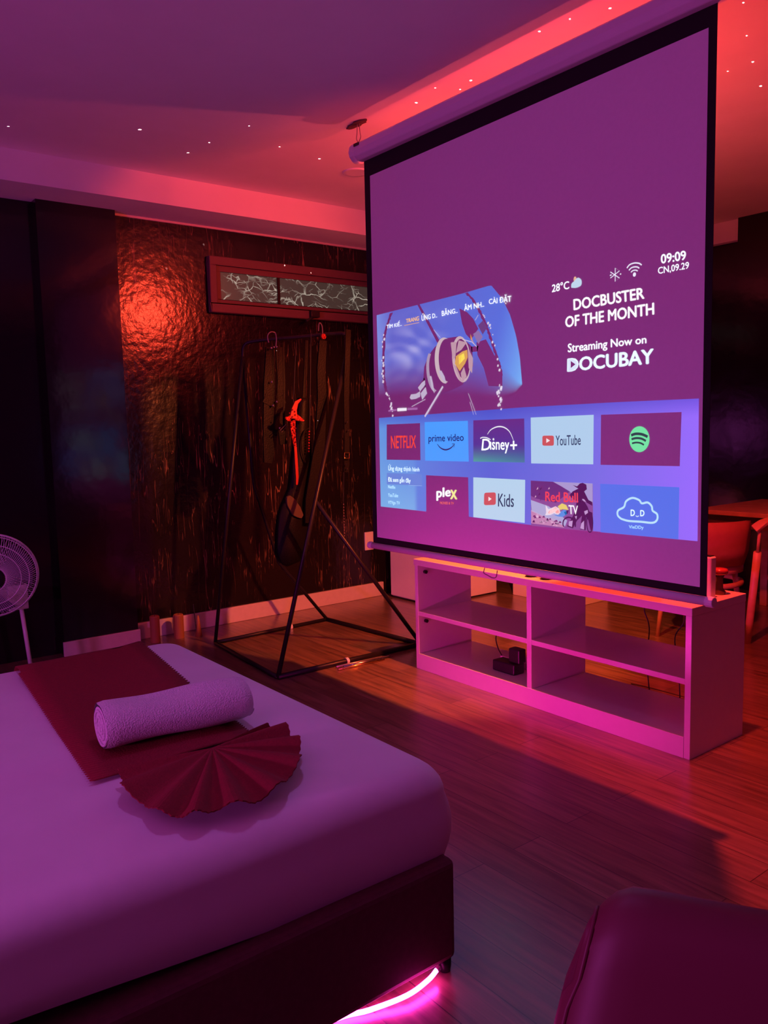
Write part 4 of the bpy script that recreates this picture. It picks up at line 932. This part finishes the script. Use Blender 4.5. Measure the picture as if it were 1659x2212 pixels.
# red runner with pinked edges, lying across the bed
rn_l = [Vector((-2.822, 0.656, 0.507)), Vector((-2.242, 0.599, 0.507)), Vector((-1.818, 0.562, 0.507))]
rn_r = [Vector((-2.932, 1.100, 0.507)), Vector((-2.242, 1.010, 0.507)), Vector((-1.831, 0.966, 0.507))]
def pline(pl, t):
    if t < .5: return pl[0].lerp(pl[1], t*2)
    return pl[1].lerp(pl[2], t*2-1)
NZ = 64
rowz = []
for i in range(NZ * 2 + 1):
    t = i / (NZ * 2); a = pline(rn_l, t); b = pline(rn_r, t)
    d = (b - a).normalized(); z = 0.0105 if i % 2 else -0.0015
    a2 = a - d*z; b2 = b + d*z; row = []
    for k in range(9):
        s = k/8; p = a2.lerp(b2, s); row.append((p.x, p.y, ZB + 0.003 + 0.002*math.sin(7*s + 4*t)))
    rowz.append(row)
# drops over the far side of the bed
first = rowz[0]
drop = []
for x_, z_ in ((-2.90, 0.5155), (-2.95, 0.505), (-2.990, 0.478), (-3.012, 0.435), (-3.018, 0.36)):
    drop.insert(0, [(x_, first[k][1] + 0.09*(first[k][0] - x_), z_) for k in range(9)])
rnm = MB().grid(drop + rowz)
ro = rnm.build('bed_runner', 'red_cloth', None, smooth=True)
sm = ro.modifiers.new('thickness', 'SOLIDIFY'); sm.thickness = 0.003
tag(rebase(ro, (-2.3, 0.85, ZB)), 'dark red cloth runner with zigzag edges laid across the white bed', 'bed runner')

# pleated red fan folded at the runner's near end
C0 = Vector((-1.735, 0.815, ZB + 0.030))
outl = [U for U in ((-1.777, 0.608, 0.512), (-1.694, 0.584, 0.512), (-1.551, 0.590, 0.512), (-1.480, 0.629, 0.512), (-1.465, 0.691, 0.512), (-1.445, 0.776, 0.512), (-1.491, 0.873, 0.512), (-1.579, 0.962, 0.512), (-1.669, 1.005, 0.512), (-1.752, 1.018, 0.512), (-1.776, 0.982, 0.512))]
outl = [Vector(p) for p in outl]
NF = 9
rim = smoothpath(outl, 12)
rowsf = []
NR = 10
for j in range(NR + 1):
    s = j / NR; row = []
    for i, p in enumerate(rim):
        t = i / (len(rim) - 1)
        ph = math.cos(t * NF * 2 * PI)
        amp = (0.022 + 0.014*t) * s * (1 - 0.25*s)
        ext = 1 + (0.055 * (abs(math.cos(t * NF * PI)) - 0.6) + (0.010 if i % 2 else 0)) * s * s
        q = Vector((C0.x + (p.x - C0.x) * s * ext, C0.y + (p.y - C0.y) * s * ext, 0))
        z = ZB + 0.010 + amp * (0.5 + 0.5*ph) + 0.022*(1-s) + 0.004*s
        row.append((q.x, q.y, z))
    rowsf.append(row)
fo = MB().grid(rowsf).build('pleated_fan', 'red_cloth', None, smooth=False)
sm = fo.modifiers.new('thickness', 'SOLIDIFY'); sm.thickness = 0.003
tag(rebase(fo, (C0.x, C0.y, ZB)), 'dark red cloth folded into a pleated fan in front of the towel', 'folded cloth')

# rolled white towel
A = Vector((-1.985, 0.637, 0)); B = Vector((-1.945, 1.012, 0))
d = (B - A).normalized(); side = Vector((d.y, -d.x, 0))
tw = MB(); rowst = []
NS = 40
for i in range(25):
    t = i / 24; row = []
    e = 1.0 if 0 < i < 24 else 0.94
    for k in range(NS):
        a = 2*PI*k/NS
        rx, rz = 0.072*e, 0.052*e
        step = 0.006 * (1 if (a > 1.9 - 0.5*t and a < 4.6) else 0)
        p = A.lerp(B, t) + side * (math.cos(a) * (rx + step))
        z = ZB + 0.008 + 0.052 + math.sin(a) * (rz + step) + 0.003*math.sin(8*t + a)
        row.append((p.x, p.y, max(z, ZB + 0.006)))
    rowst.append(row)
tw.grid(rowst, wrap=True)
two = thing('rolled_towel', 'rolled white towel lying on the red runner', 'towel', ((A.x+B.x)/2, (A.y+B.y)/2, ZB + 0.006))
tw.build('roll', 'towel', two, smooth=True)
for end, sg_ in ((A, -1), (B, 1)):
    sp = []
    for k in range(80):
        a = k*0.235; r = 0.006 + 0.0088*a/ (2*PI) * 1.0
        r = 0.004 + 0.046 * k/80
        sp.append(end + d*sg_*0.001 + side*math.cos(a)*r*1.3 + Vector((0, 0, ZB + 0.06 + math.sin(a)*r*0.95)))
    MB().tube(sp, 0.0036, 6).build('spiral_end', 'towel', two, smooth=True)
    MB().add([tuple(end + side*math.cos(2*PI*k/24)*0.066 + Vector((0, 0, ZB + 0.06 + math.sin(2*PI*k/24)*0.048))) for k in range(24)], [tuple(range(24))]).build('end_face', 'towel', two)

# glowing strip that sags out from under the bed
led = thing('led_strip', 'glowing pink led strip sagging out from under the bed edge', 'led strip', (-1.38, 0.9, 0))
MB().tube(smoothpath([(-1.357, 1.177, 0.025), (-1.349, 1.144, 0.020), (-1.345, 1.078, 0.016), (-1.369, 0.991, 0.009), (-1.399, 0.887, 0.008), (-1.395, 0.60, 0.009), (-1.400, 0.1, 0.009), (-1.400, -0.6, 0.009)]), 0.0055, 8).build('lit_tube', 'led', led, smooth=True)
MB().tube([(-1.357, 1.177, 0.025), (-1.358, 1.187, 0.027)], 0.0062, 8).build('end_cap', 'white_metal', led)

# ================================================================== FAN, STOOL, SMALL THINGS BY THE WALL
fx, fy, fz = -4.30, 0.90, 0.61
fan = thing('floor_fan', 'round white pedestal fan at the left edge before the dark column', 'fan', (fx, fy, 0))
tilt = Matrix.Rotation(math.radians(8), 4, 'Y') @ Matrix.Rotation(math.radians(-12), 4, 'Z')
Cn = Vector((fx, fy, fz))
def fpt(r, a, dx): return Cn + (tilt @ Vector((dx, r*math.cos(a), r*math.sin(a))))
RF = 0.208
cg = MB()
for dx, r in ((0.060, RF*0.30), (0.056, RF*0.62), (0.045, RF*0.80), (0.020, RF*0.97)):
    cg.tube([fpt(r, 2*PI*k/48, dx) for k in range(48)], 0.0022, 5, closed=True)
for k in range(110):
    a = 2*PI*k/110
    cg.tube([fpt(RF*0.28, a, 0.061), fpt(RF*0.62, a+0.10, 0.057), fpt(RF*0.86, a+0.16, 0.041), fpt(RF, a+0.18, 0.006)], 0.0012, 4, cap=False)
cg.build('front_grille', 'fan_plastic', fan)
MB().tube([fpt(RF, 2*PI*k/56, 0) for k in range(56)], 0.006, 7, closed=True).build('grille_rim', 'fan_plastic', fan, smooth=True)
cr = MB()
for k in range(60):
    a = 2*PI*k/60
    cr.tube([fpt(RF*0.25, a, -0.070), fpt(RF*0.8, a, -0.050), fpt(RF, a, -0.006)], 0.0013, 4, cap=False)
cr.build('rear_grille', 'fan_plastic', fan)
for k in range(3):
    bl_ = MB(); a0 = 2*PI*k/3 + 0.4; R2 = []
    for j in range(8):
        s = j/7; row = []
        for i in range(8):
            q = i/7
            r = RF*(0.20 + 0.70*q); a = a0 + (s-0.5)*(0.7 + 0.75*q)
            row.append(tuple(fpt(r, a, 0.010 + 0.028*(s-0.5))))
        R2.append(row)
    bl_.grid(R2).build('blade', 'fan_clear', fan, smooth=True)
MB().tube([fpt(0, 0, 0.064), fpt(0, 0, 0.052)], [0.045, 0.055], 24).build('hub_badge', 'black_plastic', fan)
MB().tube([fpt(0, 0, -0.05), fpt(0, 0, -0.10), fpt(0, 0, -0.16)], [0.06, 0.065, 0.04], 18).build('motor_housing', 'black_plastic', fan, smooth=True)
MB().tube([(fx-0.06, fy, 0.03), (fx-0.06, fy, fz-0.05)], 0.016, 12).build('pole', 'black_plastic', fan, smooth=True)
MB().lathe([(0.17, 0.0), (0.17, 0.015), (0.15, 0.025), (0.03, 0.045), (0.03, 0.07)], (fx-0.06, fy, 0), 28).build('base', 'black_plastic', fan, smooth=True)
st = thing('folding_stool', 'small white stool with thin legs behind the fan', 'stool', (-4.68, 0.90, 0))
MB().box(-4.84, -4.56, 0.72, 1.115, 0.395, 0.440).build('seat', 'laminate', st, bevel=0.004)
MB().box(-4.565, -4.535, 1.020, 1.118, 0.375, 0.505).build('corner_bracket', 'laminate', st, bevel=0.004)
for x, y in ((-4.565, 1.085), (-4.82, 0.93), (-4.565, 0.75), (-4.82, 0.75)):
    MB().tube([(x, y, 0.40), (x+0.012, y+0.03, 0.0)], 0.011, 8).build('leg', 'laminate', st, smooth=True)

for k, (q, r, h) in enumerate((((-4.645, 1.812, 0.000), 0.030, 0.165), ((-4.622, 1.942, 0.000), 0.032, 0.150))):
    cn = thing('candle', ['orange pillar candle behind the bed, nearer the dark column', 'orange pillar candle behind the bed, farther from the dark column'][k], 'candle', (-4.78, 1.90 + 0.155*k, 0), 'orange candles by the baseboard')
    cxk, cyk = -4.78, 1.90 + 0.155*k
    MB().lathe([(r, 0), (r, h-0.006), (r*0.85, h), (r*0.3, h-0.004)], (cxk, cyk, 0), 18).build('wax', 'orange_wax', cn, smooth=False)
    MB().tube([(cxk, cyk, h-0.004), (cxk+0.002, cyk, h+0.010)], 0.0015, 5).build('wick', 'cable', cn)
dk = thing('incense_holder', 'thin dark stick in a small orange cone by the baseboard behind the bed', 'incense holder', (-4.72, 2.16, 0))
MB().lathe([(0.022, 0), (0.010, 0.10), (0.004, 0.135)], (-4.72, 2.16, 0), 14).build('cone', 'orange_wax', dk, smooth=True)
MB().tube([(-4.72, 2.145, 0.03), (-4.725, 2.135, 0.21)], 0.003, 6).build('stick', 'cable', dk)

# ================================================================== DINING CORNER BEHIND THE SCREEN
tb_ = thing('dining_table', 'red lit wooden dining table behind the screen at the right edge', 'table', (-2.25, 5.1, 0))
MB().box(-2.86, -1.60, 4.70, 5.55, 0.700, 0.728).build('tabletop', 'chair_wood', tb_, bevel=0.004)
MB().box(-2.80, -1.66, 4.76, 5.49, 0.62, 0.70).build('apron', 'dark_wood', tb_)
for x, y in ((-2.78, 4.78), (-1.68, 4.78), (-2.78, 5.47), (-1.68, 5.47)):
    MB().box(x-0.025, x+0.025, y-0.025, y+0.025, 0, 0.62).build('leg', 'chair_wood', tb_, bevel=0.003)

def armchair(cx_, cy_, rot, label):
    root = thing('barrel_chair', label, 'chair', (0, 0, 0), None)
    bk_ = []
    for zz, rad in ((0.46, 0.255), (0.54, 0.28), (0.64, 0.29), (0.715, 0.29)):
        bk_.append([(rad*math.cos(a), rad*math.sin(a), zz) for a in [PI*1.0 + PI*k/18 for k in range(19)]])
    q = MB().grid(bk_).build('backrest', 'table_cloth', root, smooth=True); q.modifiers.new('t', 'SOLIDIFY').thickness = 0.03
    MB().lathe([(0.20, 0.40), (0.235, 0.41), (0.235, 0.45), (0.20, 0.465)], (0, 0, 0), 26).build('seat', 'chair_wood', root, smooth=True)
    MB().tube([(0.225*math.cos(2*PI*k/28), 0.225*math.sin(2*PI*k/28), 0.34) for k in range(28)], 0.016, 8, closed=True).build('stretcher_ring', 'chair_wood', root, smooth=True)
    for k in range(4):
        a = PI/4 + k*PI/2
        MB().tube([(0.20*math.cos(a), 0.20*math.sin(a), 0.41), (0.25*math.cos(a), 0.25*math.sin(a), 0.0)], [0.018, 0.013], 8).build('leg', 'chair_wood', root, smooth=True)
    root.location = (cx_, cy_, 0); root.rotation_euler = (0, 0, rot)
    return root
armchair(-2.64, 4.42, 0.10, 'round-backed chair with a curved red backrest tucked at the dining table')
bw = MB().lathe([(0.022, 0.0), (0.030, 0.020), (0.040, 0.042), (0.036, 0.042), (0.020, 0.006)], (-2.60, 4.50, 0.467), 20)
tag(rebase(bw.build('small_bowl', 'paper', None, smooth=True), (-2.60, 4.50, 0.467)), 'small pale bowl on the round-backed chair seat', 'bowl')

ch = thing('wooden_chair', 'wooden armchair with a slanted front leg at the far right edge', 'chair', (-1.95, 4.4, 0))
for dx in (0.0, 0.56):
    MB().tube([(-2.362+dx, 4.465, 0), (-2.335+dx, 4.43, 0.14), (-2.245+dx, 4.325, 0.56)], [0.017, 0.021, 0.021], 10).build('front_leg', 'chair_wood', ch, smooth=True)
    MB().tube([(-2.245+dx, 4.325, 0.55), (-2.225+dx, 4.305, 0.69)], 0.009, 8).build('arm_post', 'chair_wood', ch, smooth=True)
    MB().strip(smoothpath([(-2.245+dx, 4.285, 0.690), (-2.205+dx, 4.32, 0.730), (-2.17+dx, 4.42, 0.748), (-2.15+dx, 4.62, 0.752)]), 0.05, 0.022, (1, 0, 0)).build('arm_rest', 'chair_wood', ch, bevel=0.004)
    MB().tube([(-2.12+dx, 4.69, 0.0), (-2.14+dx, 4.64, 0.42), (-2.15+dx, 4.63, 0.66)], [0.015, 0.02, 0.02], 10).build('rear_leg', 'chair_wood', ch, smooth=True)
MB().box(-2.21, -1.62, 4.36, 4.63, 0.40, 0.44).build('seat', 'dark_wood', ch, bevel=0.012)
scrn = thing('wooden_post', 'slim upright red lit post at the right edge above the table', 'post', (-2.30, 4.95, 0.728))
MB().box(-2.33, -2.24, 4.93, 5.02, 0.728, 0.95).build('post', 'chair_wood', scrn, bevel=0.004)

# ================================================================== FOREGROUND CHAIR
pc = thing('leather_chair', 'dark red leather chair back in the near right foreground', 'chair', (-0.42, 0.98, 0))
P0 = Vector((-0.545, 0.735, 0.765)); ex = Vector((0.868, 0.497, 0)); ey = Vector((-0.497, 0.868, 0))
def cpt(u, v, z): q = P0 + ex*u + ey*v; return (q.x, q.y, z - 0.028)
rowsc = []
prof_c = [(0.05, 0.36, -0.10), (0.035, 0.50, -0.06), (0.018, 0.64, -0.02), (0.008, 0.70, -0.004), (0.004, 0.735, 0.006), (0.012, 0.757, 0.022), (0.030, 0.768, 0.042), (0.055, 0.768, 0.062), (0.080, 0.757, 0.085), (0.095, 0.73, 0.10), (0.10, 0.65, 0.10), (0.10, 0.36, 0.06)]
for _, z, v in prof_c:
    fl = (0.765 - z) * 0.22
    row = []
    for k in range(29):
        s = [0, .006, .018, .035, .058, .09][k] if k < 6 else (1 - [0, .006, .018, .035, .058, .09][28-k] if k > 22 else .09 + .82*(k-5)/18)
        u = -0.03 - fl + s*(0.56 + 2*fl)
        e = min(s, 1 - s)*0.56
        drop_ = 0.040*max(0, 1 - e/0.06)**2 if z > 0.66 else 0
        vm_ = 0.022 + (0.765 - z)*0.06
        sh_ = math.sqrt(max(0.0, 1 - max(0, 1 - e/0.055)**2)) * 0.8 + 0.2
        row.append(cpt(u, vm_ + (v - vm_)*sh_, z - drop_))
    rowsc.append(row)
cbk = MB().grid(rowsc)
n29 = 29
for col_, flip in ((0, False), (28, True)):
    idx = [j*n29 + col_ for j in range(len(prof_c))]
    cbk.f.append(tuple(idx if flip else idx[::-1]))
cbk.f.append(tuple(list(range(n29)) + [(len(prof_c)-1)*n29 + k for k in range(n29)][::-1]))
cbk.build('backrest', 'leather', pc, smooth=True)
MB().tube([Vector(rowsc[j_][2]) for j_ in range(9)], 0.0035, 6).build('piping', 'leather', pc, smooth=True)
sq = MB()
sq.add([cpt(u, v, z) for z in (0.33, 0.44) for u, v in ((0.0, 0.04), (0.50, 0.04), (0.50, 0.48), (0.0, 0.48))], [(0,3,2,1), (4,5,6,7), (0,1,5,4), (1,2,6,5), (2,3,7,6), (3,0,4,7)])
sq.build('seat', 'leather', pc, bevel=0.03, seg=3)
for u, v in ((0.04, 0.05), (0.46, 0.05), (0.46, 0.44), (0.04, 0.44)):
    MB().tube([cpt(u, v, 0.34), cpt(u, v, 0.0)], [0.018, 0.013], 8).build('leg', 'dark_metal', pc, smooth=True)
